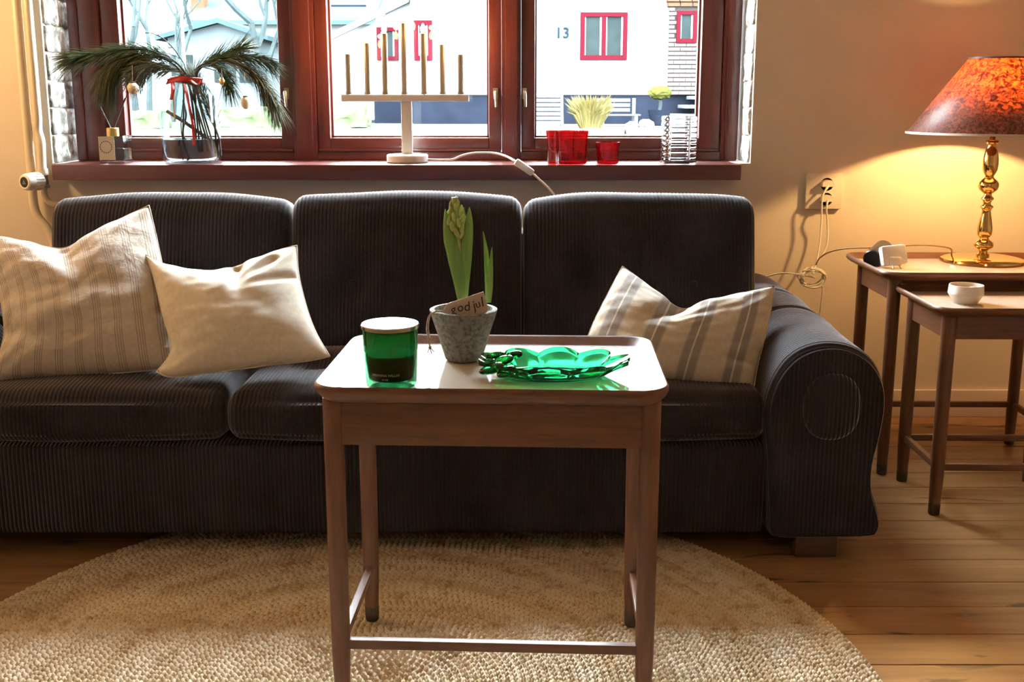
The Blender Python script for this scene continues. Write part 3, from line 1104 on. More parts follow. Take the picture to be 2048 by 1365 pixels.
def rib_cushion(name, x0, x1, cy, cz, dep, hgt, rot, rad, endr, pitch, parent, buttons=(), puff=0.02, seed=0, wav=0.006):
    """upholstered block: profile in the Y-Z plane swept along X, ribbed across, buttoned on the +local faces"""
    w = x1 - x0
    nr = int(round(w / pitch))
    nx = nr * 5
    prof = rrect(dep, hgt, rad, 8, 12)
    m = len(prof)
    vs, fs = [], []
    cr, sr = math.cos(rot), math.sin(rot)
    xs = []
    for i in range(nx + 1): xs.append(i / nx)
    for s in xs:
        x = s * w
        e_ = min(x, w - x)
        inset = 0.0
        if e_ < endr:
            q = endr - e_
            inset = endr - math.sqrt(max(0, endr * endr - q * q))
        crown = puff * (1 - (2 * s - 1) ** 2) ** 0.6 if 0 < s < 1 else 0
        rib = 0.0017 * (abs(math.sin(PI * nr * s)) - 0.6)
        for (p, nn) in prof:
            fx_ = p.x / (dep / 2)
            fy_ = p.y / (hgt / 2)
            bul = crown * max(0, 1 - (abs(fx_) ** 3 if abs(nn.y) > .5 else abs(fy_) ** 3))
            off = -inset + bul + rib
            wob = wav * noise.noise(Vector((x * 5 + seed * 7, p.x * 6, p.y * 6)))
            q = p + nn * (off + wob)
            for (bs, side, bt, dp) in buttons:
                # dimple on the face whose normal points to `side`
                if side == 'F' and nn.x < -.5:
                    d2 = ((s - bs) * w) ** 2 + (p.y - bt) ** 2
                    q = q - nn * dp * math.exp(-d2 / (2 * .032 ** 2))
                if side == 'T' and nn.y > .5:
                    d2 = ((s - bs) * w) ** 2 + (p.x - bt) ** 2
                    q = q - nn * dp * math.exp(-d2 / (2 * .040 ** 2))
            yy = q.x * cr - q.y * sr
            zz_ = q.x * sr + q.y * cr
            vs.append((x0 + x, cy + yy, cz + zz_))
    for i in range(nx):
        for k in range(m):
            k2 = (k + 1) % m
            fs.append((i * m + k, i * m + k2, (i + 1) * m + k2, (i + 1) * m + k))
    fs.append(tuple(range(m)))
    fs.append(tuple(nx * m + k for k in range(m - 1, -1, -1)))
    mb = MB()
    mb.add(vs, fs)
    o = spart(mb, name, M['cord_x'], parent, 60)
    for (bs, side, bt, dp) in buttons:
        if side == 'F':
            lx, ly = -dep / 2 - puff + dp - .002, bt
        else:
            lx, ly = bt, hgt / 2 + puff - dp + .002
        c = Vector((x0 + bs * w, cy + lx * cr - ly * sr, cz + lx * sr + ly * cr))
        b_ = MB().lathe([(0, -.004), (.010, -.003), (.011, 0), (.008, .004), (0, .006)], 14)
        rx = (R(90) + rot) if side == 'F' else rot
        b_.xf(Matrix.Translation(c) @ Matrix.Rotation(rx, 4, 'X'))
        b_.xf(So)
        b_.build('button', M['cord_x'], o)
    return o


seats = [-1.252, -0.642, -0.026, 0.573]
for i in range(3):
    rib_cushion('seat_cushion', seats[i] + .003, seats[i + 1] - .003, (SF + 2.86) / 2, .3235, 2.86 - SF, .108, R(-1.5), .042, .030, .0098,
                sofa, [(.28, 'T', -.06, .030), (.72, 'T', -.06, .030)], .026, i + 1)
backs = [-1.228, -0.588, 0.028, 0.649]
for i in range(3):
    zt_ = [.775, .780, .776][i]
    hg = .50
    rot = R(-12)
    rib_cushion('back_cushion', backs[i] + .002, backs[i + 1] - .002, 2.855 - .045, zt_ - hg / 2 - .012, .17, hg, rot, .055, .032, .0098,
                sofa, [(.27, 'F', .02, .030), (.73, 'F', .02, .030)], .022, i + 5)

spart(MB().box(-1.25, .575, SF + .012, 3.06, .052, .268, .02), 'base', M['cord_face'])
spart(MB().box(-1.30, .70, 2.99, 3.11, .052, .66, .03), 'back_frame', M['cord_face'])


def arm(sgn, name='armrest'):
    """rolled arm: outline in X-Z swept front to back, ribbed over the roll, two tucks"""
    def mx(x): return x if sgn > 0 else -0.678 - x
    ol = [(.588, .066), (.582, .13), (.574, .21), (.562, .30), (.560, .37), (.580, .435), (.620, .483), (.676, .506), (.735, .502),
          (.788, .472), (.820, .425), (.830, .37), (.824, .30), (.812, .23), (.814, .17), (.830, .118), (.836, .090), (.830, .066), (.806, .053), (.70, .050), (.61, .050)]
    loop = spline([(x, z, 0) for x, z in ol], 4, True)
    loop = [Vector((p.x, p.y)) for p in loop]
    m = len(loop)
    nrm = []
    for k in range(m):
        t = loop[(k + 1) % m] - loop[k - 1]
        n_ = Vector((t.y, -t.x))
        n_.normalize()
        nrm.append(n_)
    cen = sum(loop, Vector((0, 0))) / m
    if sum((loop[k] - cen).dot(nrm[k]) for k in range(m)) < 0: nrm = [-q for q in nrm]
    y0, y1 = SF - .012, 3.10
    pitch = .0098
    nr = int((y1 - y0) / pitch)
    ny = nr * 5
    tucks = [2.585, 2.80]
    vs, fs = [], []
    for i in range(ny + 1):
        y = y0 + (y1 - y0) * i / ny
        e_ = min(y - y0, (y1 - y) * .6)
        er = .028
        inset = er - math.sqrt(max(0, er * er - (er - e_) ** 2)) if e_ < er else 0
        rib = .0016 * (abs(math.sin(PI * nr * i / ny)) - .6)
        tk = sum(.016 * math.exp(-((y - t) / .011) ** 2) - .006 * math.exp(-((y - t) / .06) ** 2) for t in tucks)
        rise = .022 * ((y - y0) / (y1 - y0))
        for k in range(m):
            upw = max(0, nrm[k].y * .7 + .45)
            q = loop[k] + nrm[k] * (-inset + rib - tk * min(1, upw))
            q = q + nrm[k] * .004 * noise.noise(Vector((q.x * 9, y * 7, q.y * 9)))
            z = q.y + (rise if q.y > .25 else rise * max(0, (q.y - .06)) / .19)
            vs.append((mx(q.x), y, z))
    for i in range(ny):
        for k in range(m):
            k2 = (k + 1) % m
            fs.append((i * m + k, i * m + k2, (i + 1) * m + k2, (i + 1) * m + k))
    fs.append(tuple(range(m)))
    fs.append(tuple(ny * m + k for k in range(m - 1, -1, -1)))
    a = spart(MB().add(vs, fs), name, M['cord_x'], None, 60)
    # front facing panel with its welt, and the padded disc
    fp = [(mx(loop[k].x - nrm[k].x * .013), loop[k].y - nrm[k].y * .013) for k in range(m)]
    b0, b1 = [], []
    spart(MB().prism(fp, SF - .020, SF + .01), 'arm_front_panel', M['cord_face'], a, 30)
    wl_ = [Vector((p[0], SF - .018, p[1])) for p in fp]
    wl_.append(wl_[0])
    spart(MB().tube(wl_, .0034, 6, False), 'welt', M['cord_x'], a, 60)
    dc = Vector((.704 if sgn > 0 else mx(.704), SF - .020, .366))
    vs, fs = [], []
    nn_ = 40
    rings = [(1.0, 0.0), (.985, .004), (.94, .009), (.85, .013), (.6, .017), (0.02, .019)]
    for sc, dy in rings:
        for k in range(nn_):
            t = 2 * PI * k / nn_
            ce, se = math.cos(t), math.sin(t)
            ex = 0.86
            x = .064 * sc * math.copysign(abs(ce) ** ex, ce)
            z = .076 * sc * math.copysign(abs(se) ** ex, se)
            vs.append((dc.x + x, dc.y - dy, dc.z + z))
    for i in range(len(rings) - 1):
        for k in range(nn_):
            k2 = (k + 1) % nn_
            fs.append((i * nn_ + k, i * nn_ + k2, (i + 1) * nn_ + k2, (i + 1) * nn_ + k))
    fs.append(tuple((len(rings) - 1) * nn_ + k for k in range(nn_)))
    spart(MB().add(vs, fs), 'arm_disc', M['cord_face'], a, 60)
    return a


arm(1)
arm(-1)
for x0 in (.648, -1.42):
    for y in (SF + .004, 2.95):
        spart(MB().box(x0, x0 + .095, y, y + .07, 0.0, .058, .004), 'foot', M['foot'])

# ================================================================== CUSHIONS
def stripes_mat(name, base, bands, wrinkle=0.35):
    """bands: list of (centre, half width, colour) across U"""
    m, nt, b = new_mat(name)
    setin(b, Roughness=0.9)
    b.inputs['Specular IOR Level'].default_value = 0.15
    b.inputs['Sheen Weight'].default_value = 0.15
    uv = N(nt, 'ShaderNodeUVMap')
    sx = N(nt, 'ShaderNodeSeparateXYZ')
    nt.links.new(uv.outputs[0], sx.inputs[0])
    tc = N(nt, 'ShaderNodeTexCoord')
    nz = N(nt, 'ShaderNodeTexNoise')
    setin(nz, Scale=90.0, Detail=4.0)
    nt.links.new(tc.outputs['Object'], nz.inputs['Vector'])
    c0 = N(nt, 'ShaderNodeValToRGB')
    c0.color_ramp.elements[0].position = .3
    c0.color_ramp.elements[1].position = .7
    c0.color_ramp.elements[0].color = col([c * .86 for c in base])
    c0.color_ramp.elements[1].color = col(base)
    nt.links.new(nz.outputs['Fac'], c0.inputs[0])
    cur = c0.outputs[0]
    for (c, hw, cc) in bands:
        d = N(nt, 'ShaderNodeMath', op='SUBTRACT')
        d.inputs[1].default_value = c
        nt.links.new(sx.outputs[0], d.inputs[0])
        a = N(nt, 'ShaderNodeMath', op='ABSOLUTE')
        nt.links.new(d.outputs[0], a.inputs[0])
        mr = N(nt, 'ShaderNodeMapRange')
        mr.inputs['From Min'].default_value = hw * 0.85 + .0005
        mr.inputs['From Max'].default_value = hw * 1.15 + .0015
        mr.inputs['To Min'].default_value = .85
        mr.inputs['To Max'].default_value = 0.0
        nt.links.new(a.outputs[0], mr.inputs['Value'])
        mx = N(nt, 'ShaderNodeMix', data_type='RGBA')
        nt.links.new(mr.outputs[0], mx.inputs['Factor'])
        nt.links.new(cur, mx.inputs[6])
        mx.inputs[7].default_value = col(cc)
        cur = mx.outputs[2]
    nt.links.new(cur, b.inputs['Base Color'])
    # linen crumple
    n2 = N(nt, 'ShaderNodeTexNoise')
    setin(n2, Scale=26.0, Detail=5.0, Roughness=0.6, Distortion=0.4)
    nt.links.new(tc.outputs['Object'], n2.inputs['Vector'])
    bp = N(nt, 'ShaderNodeBump')
    setin(bp, Strength=wrinkle, Distance=0.006)
    nt.links.new(n2.outputs['Fac'], bp.inputs['Height'])
    wv = N(nt, 'ShaderNodeTexNoise')
    setin(wv, Scale=500.0, Detail=2.0)
    nt.links.new(tc.outputs['Object'], wv.inputs['Vector'])
    b2 = N(nt, 'ShaderNodeBump')
    setin(b2, Strength=0.25, Distance=0.0006)
    nt.links.new(wv.outputs['Fac'], b2.inputs['Height'])
    nt.links.new(bp.outputs[0], b2.inputs['Normal'])
    nt.links.new(b2.outputs[0], b.inputs['Normal'])
    return m


def interp(poly, n):
    sp_ = spline(poly, 12)
    L = [0]
    for i in range(1, len(sp_)): L.append(L[-1] + (sp_[i] - sp_[i - 1]).length)
    out = []
    j = 0
    for k in range(n + 1):
        t = L[-1] * k / n
        while j < len(L) - 2 and L[j + 1] < t: j += 1
        f = (t - L[j]) / max(1e-9, L[j + 1] - L[j])
        out.append(sp_[j].lerp(sp_[j + 1], min(1, f)))
    return out


def pillow(name, label, top, right, bottom, left, p0, lean, thick, mat, creases=(), seed=0, n=54, crump=.006, yaw=0.0):
    """boundary curves measured in the photo, laid on the plane the pillow leans in; both faces bulge"""
    nrm = Vector((math.sin(yaw), -math.cos(lean) * math.cos(yaw), math.sin(lean)))
    nrm.normalize()
    P0 = Vector(p0)
    cv = lambda pts: interp([onplane(u, v, P0, nrm) for u, v in pts], n)
    T, B, L_, R_ = cv(top), cv(bottom), cv(left), cv(right)   # T,B left->right; L,R top->bottom
    cs = [T[0], T[-1], B[0], B[-1]]
    vs, fs, uvs = [], [], []
    idx = {}
    o = thing_origin = (B[0] + B[-1]) / 2

    def coons(s, t, i, j):
        a = T[i].lerp(B[i], t)
        b_ = L_[j].lerp(R_[j], s)
        c = (cs[0].lerp(cs[1], s)).lerp(cs[2].lerp(cs[3], s), t)
        return a + b_ - c
    for side in (0, 1):
        for j in range(n + 1):
            for i in range(n + 1):
                s, t = i / n, j / n
                edge = i in (0, n) or j in (0, n)
                if side == 1 and edge:
                    idx[(1, i, j)] = idx[(0, i, j)]
                    continue
                p = coons(s, t, i, j)
                bl = (4 * s * (1 - s)) ** .62 * (4 * t * (1 - t)) ** .55
                th = thick * bl
                if side == 0:
                    q = p + nrm * th
                    for (s0, t0, s1, t1, wd, dp) in creases:
                        # valley along a segment in (s,t)
                        dx, dy = s1 - s0, t1 - t0
                        f = max(0, min(1, ((s - s0) * dx + (t - t0) * dy) / (dx * dx + dy * dy)))
                        dd = math.hypot(s - s0 - f * dx, t - t0 - f * dy)
                        fall = (1 - f * .85)
                        q = q - nrm * (dp * fall * math.exp(-(dd / wd) ** 2)) * min(1, bl * 2.2)
                    w = noise.noise(Vector((s * 3.2 + seed, t * 5.2, seed))) * crump * 1.6
                    w += noise.noise(Vector((s * 9 + seed, t * 14 + s * 4, seed * 2))) * crump * .8
                    edgew = 1 - min(1, 6 * min(s, 1 - s, t, 1 - t))
                    w += edgew * .6 * crump * math.sin(40 * (s + t) + seed) * (0 if edge else 1)
                    q = q + nrm * w * min(1, bl * 3)
                else:
                    q = p - nrm * th * .75
                idx[(side, i, j)] = len(vs)
                vs.append(q - o)
                uvs.append((s, t))
        for j in range(n):
            for i in range(n):
                a, b_, c, d = idx[(side, i, j)], idx[(side, i + 1, j)], idx[(side, i + 1, j + 1)], idx[(side, i, j + 1)]
                fs.append((a, d, c, b_) if side == 0 else (a, b_, c, d))
    me = mesh('cover', vs, fs, 180)
    lay = me.uv_layers.new(name='UVMap')
    for lp in me.loops:
        lay.data[lp.index].uv = uvs[lp.vertex_index]
    root = thing(name, label, 'pillow', o)
    link('cover', me, mat, root)
    # stitched seam along the outline
    seam = MB().tube([(p - o) for p in T + R_[1:] + B[::-1][1:] + L_[::-1][1:]], .0016, 6, False)
    seam.build('seam', mat, root, 60)
    return root


pin = []
for i in range(9):
    c = .055 + i * .113
    for d in (-.017, -.004, .009, .020):
        pin.append((c + d, .0011, (.27, .21, .165)))
mA = stripes_mat('pinstripe_linen', (.56, .49, .415), pin, .8)
mB_ = stripes_mat('cream_linen', (.70, .63, .52), [], .12)
grey = (.25, .225, .215)
bands = []
for c in (.11, .36, .60, .86):
    bands += [(c, .050, grey), (c, .004, (.66, .60, .52))]
mC = stripes_mat('grey_striped_linen', (.58, .50, .40), bands, .35)

pillow('pillow', 'large linen pillow with brown pinstripes at the left end of the sofa',
       [(-52, 478), (0, 474), (62, 486), (122, 497), (160, 482), (225, 446), (298, 411)],
       [(298, 411), (314, 480), (330, 560), (342, 660), (352, 737)],
       [(-30, 768), (60, 757), (170, 752), (260, 745), (352, 737)],
       [(-52, 478), (-10, 560), (8, 650), (-2, 710), (-30, 768)],
       (-.85, 2.375, .41), R(41), .080, mA, [(.46, -.05, .55, .40, .10, .035), (.02, .72, .3, .80, .05, .018)], 1.0, crump=.006)
pillow('pillow', 'plain cream pillow between the pinstriped pillow and the coffee table',
       [(290, 509), (322, 526), (380, 541), (440, 542), (510, 520), (560, 500), (594, 491)],
       [(594, 491), (597, 545), (612, 610), (632, 665), (660, 713)],
       [(313, 744), (345, 755), (430, 745), (540, 731), (620, 722), (660, 713)],
       [(290, 509), (308, 560), (325, 630), (342, 700), (313, 744)],
       (-.60, 2.315, .41), R(43), .072, mB_, [(.62, .05, .60, .38, .05, .030), (.97, .30, .62, .34, .035, .016), (.85, .12, .60, .30, .035, .014)], 4.0, crump=.003)
pillow('pillow', 'beige pillow with broad grey stripes leaning on the right armrest',
       [(1245, 533), (1290, 566), (1330, 598), (1366, 618), (1410, 606), (1480, 588), (1549, 572)],
       [(1549, 572), (1540, 630), (1526, 690), (1514, 740), (1508, 777)],
       [(1166, 700), (1230, 735), (1310, 755), (1400, 768), (1460, 773), (1508, 777)],
       [(1245, 533), (1220, 580), (1192, 635), (1175, 675), (1166, 700)],
       (.42, 2.36, .41), R(41), .072, mC, [(.44, -.02, .34, .38, .06, .050), (.40, .12, .28, .55, .04, .02), (.98, .80, .78, .78, .03, .018)], 8.0, crump=.004)

# ================================================================== NEST OF TABLES
def tray_table(name, label, cat, cx, cy, rz, W, D, zr, leg_inset, aprons, stretch, top_mat, legr=.0145, apron_h=.062, rt=.024):
    t = thing(name, label, cat, (cx, cy, 0), rz)
    # moulded rim swept around a rounded rectangle
    pth = rrect(W, D, .048, 8, 6)
    prof = [(-.034, -.016), (-.022, -.0135), (-.008, -.002), (-.003, 0), (.0005, -.003), (.001, -.009), (-.003, -.009 - (rt - .009) * .4), (-.012, -.009 - (rt - .009) * .82), (-.020, -rt), (-.034, -rt)]
    m, q = len(pth), len(prof)
    vs, fs = [], []
    for p, nn in pth:
        for o_, z in prof:
            r_ = p + nn * o_
            vs.append((r_.x, r_.y, zr + z))
    for i in range(m):
        i2 = (i + 1) % m
        for k in range(q):
            k2 = (k + 1) % q
            fs.append((i * q + k, i2 * q + k, i2 * q + k2, i * q + k2))
    MB().add(vs, fs).build('tray_rim', M['teak_x'], t, 50)
    # laminate panel
    vs = []
    inner = [p + nn * -.028 for p, nn in pth]
    MB().prism([(p.x, p.y) for p in inner], zr - .0225, zr - .0155, 'z').build('tray_panel', top_mat, t, 30)
    lx, ly = W / 2 - leg_inset[0], D / 2 - leg_inset[1]
    for sx in (-1, 1):
        for sy in (-1, 1):
            c = (sx * lx, sy * ly, 0)
            lg = MB().lathe([(legr * .86, .030), (legr, .10), (legr * 1.04, zr * .6), (legr * 1.08, zr - rt + .001)], 20, c).build('leg', M['teak_z'], t)
            MB().lathe([(legr * .78, 0), (legr * .86, .004), (legr * .88, .030)], 20, c).build('leg_tip', M['legtip'], lg)
    zt_, zb = zr - rt, zr - rt - apron_h
    th = .009
    for a in aprons:
        if a in 'FB':
            y = (-ly if a == 'F' else ly)
            MB().box(-lx + legr * .7, lx - legr * .7, y - th, y + th, zb, zt_, .002).build('apron', M['teak_x'], t)
        else:
            x = (-lx if a == 'L' else lx)
            MB().box(x - th, x + th, -ly + legr * .7, ly - legr * .7, zb, zt_, .002).build('apron', M['teak_y'], t)
    for a, z in stretch:
        if a in 'FB':
            y = (-ly if a == 'F' else ly)
            MB().box(-lx + legr * .8, lx - legr * .8, y - .007, y + .007, z - .0085, z + .0085, .002).build('stretcher', M['teak_x'], t)
        else:
            x = (-lx if a == 'L' else lx)
            MB().box(x - .007, x + .007, -ly + legr * .8, ly - legr * .8, z - .0085, z + .0085, .002).build('stretcher', M['teak_y'], t)
    return t


RUG = 0.013
CT = dict(cx=-.028, cy=1.779, rz=R(-2.4), zr=.573)
coffee = tray_table('tray_table', 'brown wooden tray-top table standing on the rug before the sofa', 'table',
                    CT['cx'], CT['cy'], CT['rz'], .568, .392, CT['zr'], (.027, .050), 'FLR', [('F', .110), ('L', .110), ('R', .110)], M['laminate'], .0158, .078, .030)
coffee.location.z = RUG
big = tray_table('tray_table', 'taller brown side table carrying the brass lamp against the wall', 'table',
                 1.275, 2.930, R(-1), .57, .385, .581, (.048, .058), 'LRB', [('B', .125), ('L', .125), ('R', .125)], M['laminate_warm'], .0162)
small = tray_table('tray_table', 'lower brown side table with the white tealight bowl, in front of the lamp table', 'table',
                   1.242, 2.625, R(-1), .435, .345, .541, (.046, .055), 'FLRB', [('F', .125), ('L', .125), ('B', .125)], M['laminate_warm'], .0165)

# ================================================================== RUG
def jute():
    m = pm('jute_braid', (.66, .565, .42), .9, second=(.42, .30, .165), scale=42, lo=.30, hi=.50, spec=.12, detail=6)
    nt = m.node_tree
    b = nt.nodes['Principled BSDF']
    src = b.inputs['Base Color'].links[0].from_socket
    tc = N(nt, 'ShaderNodeTexCoord')
    ln_ = N(nt, 'ShaderNodeVectorMath', op='LENGTH')
    nt.links.new(tc.outputs['Object'], ln_.inputs[0])
    mu = N(nt, 'ShaderNodeMath', op='MULTIPLY')
    mu.inputs[1].default_value = 14.0
    nt.links.new(ln_.outputs['Value'], mu.inputs[0])
    cx_ = N(nt, 'ShaderNodeCombineXYZ')
    nt.links.new(mu.outputs[0], cx_.inputs[0])
    sc = N(nt, 'ShaderNodeVectorMath', op='ADD')
    nz0 = N(nt, 'ShaderNodeVectorMath', op='SCALE')
    nz0.inputs['Scale'].default_value = 1.6
    nt.links.new(tc.outputs['Object'], nz0.inputs[0])
    nt.links.new(cx_.outputs[0], sc.inputs[0])
    nt.links.new(nz0.outputs[0], sc.inputs[1])
    nz = N(nt, 'ShaderNodeTexNoise')
    setin(nz, Scale=1.0, Detail=3.0)
    nt.links.new(sc.outputs[0], nz.inputs['Vector'])
    cr = N(nt, 'ShaderNodeValToRGB')
    cr.color_ramp.elements[0].position = .36
    cr.color_ramp.elements[1].position = .56
    cr.color_ramp.elements[0].color = (.82, .74, .64, 1)
    cr.color_ramp.elements[1].color = (1, 1, 1, 1)
    nt.links.new(nz.outputs['Fac'], cr.inputs[0])
    mx = N(nt, 'ShaderNodeMix', data_type='RGBA', blend_type='MULTIPLY')
    mx.inputs['Factor'].default_value = 1.0
    nt.links.new(src, mx.inputs[6])
    nt.links.new(cr.outputs[0], mx.inputs[7])
    nt.links.new(mx.outputs[2], b.inputs['Base Color'])
    return m


rug = thing('braided_rug', 'round braided natural jute rug under the tray table', 'rug', (-.226, 1.70, 0))
RR = .888
rm = jute()
rm2 = pm('jute_backing', (.27, .20, .12), .95, var=.3, scale=60)
MB().lathe([(RR - .004, 0), (RR, .004), (RR - .004, .0075), (0.001, .0075)], 128).build('backing', rm2, rug)
vs, fs = [], []
rp, ln = .0072, .0135
ring = 0
rr = .006
rnd = random.Random(3)
while rr < RR - .002:
    cnt = max(5, int(2 * PI * rr / ln))
    ph = rnd.uniform(0, 1)
    sg = 1 if ring % 2 else -1
    for k in range(cnt):
        a = 2 * PI * (k + ph) / cnt
        x, y = rr * math.cos(a), rr * math.sin(a)
        if y + 1.70 < .9: continue
        tang = a + PI / 2 + sg * .42 + rnd.uniform(-.08, .08)
        ct, st = math.cos(tang), math.sin(tang)
        hl, hw = ln * .68, rp * .70
        h = .0125 + rnd.uniform(-.0008, .0012)
        b0 = len(vs)
        for (lx, ly, lz) in ((-hl, 0, .006), (-hl * .35, -hw, .0065), (hl * .45, -hw * .9, .0065), (hl, 0, .006), (hl * .45, hw, .0065), (-hl * .35, hw * .9, .0065), (-hl * .35, 0, h), (hl * .40, 0, h)):
            vs.append((x + lx * ct - ly * st, y + lx * st + ly * ct, lz))
        fs += [(b0, b0 + 1, b0 + 6), (b0 + 1, b0 + 2, b0 + 7, b0 + 6), (b0 + 2, b0 + 3, b0 + 7), (b0 + 3, b0 + 4, b0 + 7), (b0 + 4, b0 + 5, b0 + 6, b0 + 7), (b0 + 5, b0, b0 + 6)]
    rr += rp
    ring += 1
st_ = link('braid_stitches', mesh('braid_stitches', vs, fs, 180), rm, rug)
st_['kind'] = 'stuff'

# ================================================================== THINGS ON THE TRAY TABLE
TOP = CT['zr'] - .0155 + RUG      # laminate surface


def ctp(u, v): return atz(u, v, TOP)


# scented candle in dark green glass
p = ctp(783, 773)
cj = thing('candle_jar', 'dark green glass candle jar with flat metal lid on the tray table', 'candle', p)
hj, r0, r1 = .098, .0405, .0455
MB().lathe([(0, 0), (r0 - .006, 0), (r0, .004), (r0 + .001, .012), (r1 - .001, hj - .004), (r1 - .001, hj), (r1 - .004, hj), (r1 - .0045, .05), (r0 - .004, .016), (0, .014)], 48, closed=False).build('glass', M['greenglass'], cj)
MB().lathe([(0, .0145), (r0 - .0055, .0165), (r0 - .001, .056), (0, .056)], 48).build('wax', M['wax'], cj)
MB().tube([(0, 0, .055), (.001, 0, .066)], .001, 6).build('wick', M['black'], cj)
MB().lathe([(0, hj - .004), (r1 - .005, hj - .004), (r1 - .005, hj), (r1 + .001, hj + .0005), (r1 + .0015, hj + .006), (r1, hj + .0075), (0, hj + .0078)], 48).build('lid', pm('brushed_lid', (.52, .51, .50), .22, metal=1.0, var=.1, scale=60, stretch=(1, 30, 1)), cj)


def wrap(me, rad_fn, zc, a0=0.0):
    for vtx in me.vertices:
        x, y, z = vtx.co
        r_ = rad_fn(zc + y) + .0006 + z
        a = x / rad_fn(zc + y) + a0
        vtx.co = (r_ * math.sin(a), -r_ * math.cos(a), zc + y)
    me.update()


jr = lambda z: r0 + .001 + (r1 - r0 - .002) * max(0, (z - .012)) / (hj - .016)
for body, sz, zc in (('URBANNA WILLAF', .0056, .0285), ('ROSE', .0044, .0215)):
    me = text_mesh('lettering', body, sz, .0001)
    wrap(me, jr, zc, -.12)
    link('lettering', me, M['paleprint'], cj)

# clay pot with hyacinth
p = ctp(928, 720)
pot = thing('hyacinth_pot', 'weathered grey clay pot with a budding hyacinth and a card', 'potted plant', p)
ph_, pr0, pr1 = .094, .0335, .0605
MB().lathe([(0, .001), (pr0 - .006, 0), (pr0, .004), (pr0 + .012, .045), (pr1 - .001, ph_ - .006), (pr1, ph_ - .001), (pr1 - .002, ph_), (pr1 - .0085, ph_), (pr1 - .010, ph_ - .006), (pr1 - .016, ph_ - .026), (0, ph_ - .026)], 48).build('pot', M['pot'], pot)
bm = bmesh.new()
bmesh.ops.create_circle(bm, cap_ends=True, radius=pr1 - .0145, segments=40)
bmesh.ops.triangulate(bm, faces=bm.faces[:])
bmesh.ops.subdivide_edges(bm, edges=bm.edges[:], cuts=3, use_grid_fill=True)
for q in bm.verts: q.co.z = ph_ - .022 + .004 * noise.noise(q.co * 90)
me = bpy.data.meshes.new('soil'); bm.to_mesh(me); bm.free(); smooth_angle(me, 180)
link('soil', me, M['soil'], pot)
S_ = 1 / 1085.0     # metres per photo pixel at the pot


def bladeleaf(name, pts, widths, parent, mat, cup=.3, yoff=0.0, thick=.0016, ang=0.0):
    """strap leaf: centre line in X-Z, cupped cross-section with real thickness"""
    cl = spline([(x, yoff + (y if True else 0), z) for x, y, z in pts], 6)
    m = len(cl)
    ws = []
    for i in range(m):
        t = i / (m - 1) * (len(widths) - 1)
        a = int(min(t, len(widths) - 2))
        ws.append(widths[a] + (widths[a + 1] - widths[a]) * (t - a))
    vs, fs = [], []
    K = 7
    for side in (0, 1):
        for i in range(m):
            t = (cl[min(i + 1, m - 1)] - cl[max(i - 1, 0)]).normalized()
            wd = Vector((math.cos(ang), math.sin(ang), 0))
            wd = (wd - t * wd.dot(t)).normalized()
            nn = t.cross(wd).normalized()
            for k in range(K):
                s = k / (K - 1) * 2 - 1
                q = cl[i] + wd * s * ws[i] + nn * (cup * ws[i] * (s * s - .4)) * 1.0
                edge = 1 - s * s
                q = q + nn * (thick * (edge * .9 + .1)) * (1 if side == 0 else -1) * .5
                vs.append(q)
    o_ = m * K
    for i in range(m - 1):
        for k in range(K - 1):
            a, b_, c, d = i * K + k, i * K + k + 1, (i + 1) * K + k + 1, (i + 1) * K + k
            fs.append((a, b_, c, d))
            fs.append((o_ + a, o_ + d, o_ + c, o_ + b_))
        for k in (0, K - 1):
            a, d = i * K + k, (i + 1) * K + k
            fs.append((a, d, o_ + d, o_ + a))
    fs.append(tuple([k for k in range(K)] + [o_ + k for k in range(K - 1, -1, -1)]))
    fs.append(tuple([(m - 1) * K + k for k in range(K)] + [o_ + (m - 1) * K + k for k in range(K - 1, -1, -1)]))
    return MB().add(vs, fs).build(name, mat, parent, 60)


def lp(u, v):  # photo point -> local X, Z at the pot axis
    q = at(u, v, p.y)
    return q.x - p.x, q.z - p.z


def leaf2(pix, widths, y, name='leaf', mat='leaf', cup=.35, ang=0.0):
    pts = []
    for u, v in pix:
        x, z = lp(u, v)
        pts.append((x, y, z))
    return bladeleaf(name, pts, widths, pot, M[mat], cup, 0, .0018, ang)


wpx = S_ / 2
leaf2([(924, 600), (918, 560), (906, 500), (896, 455), (891, 417)], [16 * wpx, 21 * wpx, 26 * wpx, 27 * wpx, 15 * wpx, 1 * wpx], -.007)
leaf2([(928, 600), (930, 560), (934, 500), (938, 450), (939, 414)], [15 * wpx, 19 * wpx, 23 * wpx, 22 * wpx, 15 * wpx, 1 * wpx], -.002, ang=.3)
leaf2([(926, 600), (924, 560), (924, 500), (926, 455), (927, 417)], [15 * wpx, 22 * wpx, 26 * wpx, 24 * wpx, 15 * wpx, 1 * wpx], .008, ang=-.2)
leaf2([(976, 606), (975, 570), (973, 520), (970, 490), (966, 464)], [10 * wpx, 11 * wpx, 11 * wpx, 9 * wpx, 5 * wpx, 1 * wpx], .008)
leaf2([(977, 606), (980, 570), (982, 530), (984, 495)], [12 * wpx, 14 * wpx, 12 * wpx, 7 * wpx, 1 * wpx], .003, ang=.4)
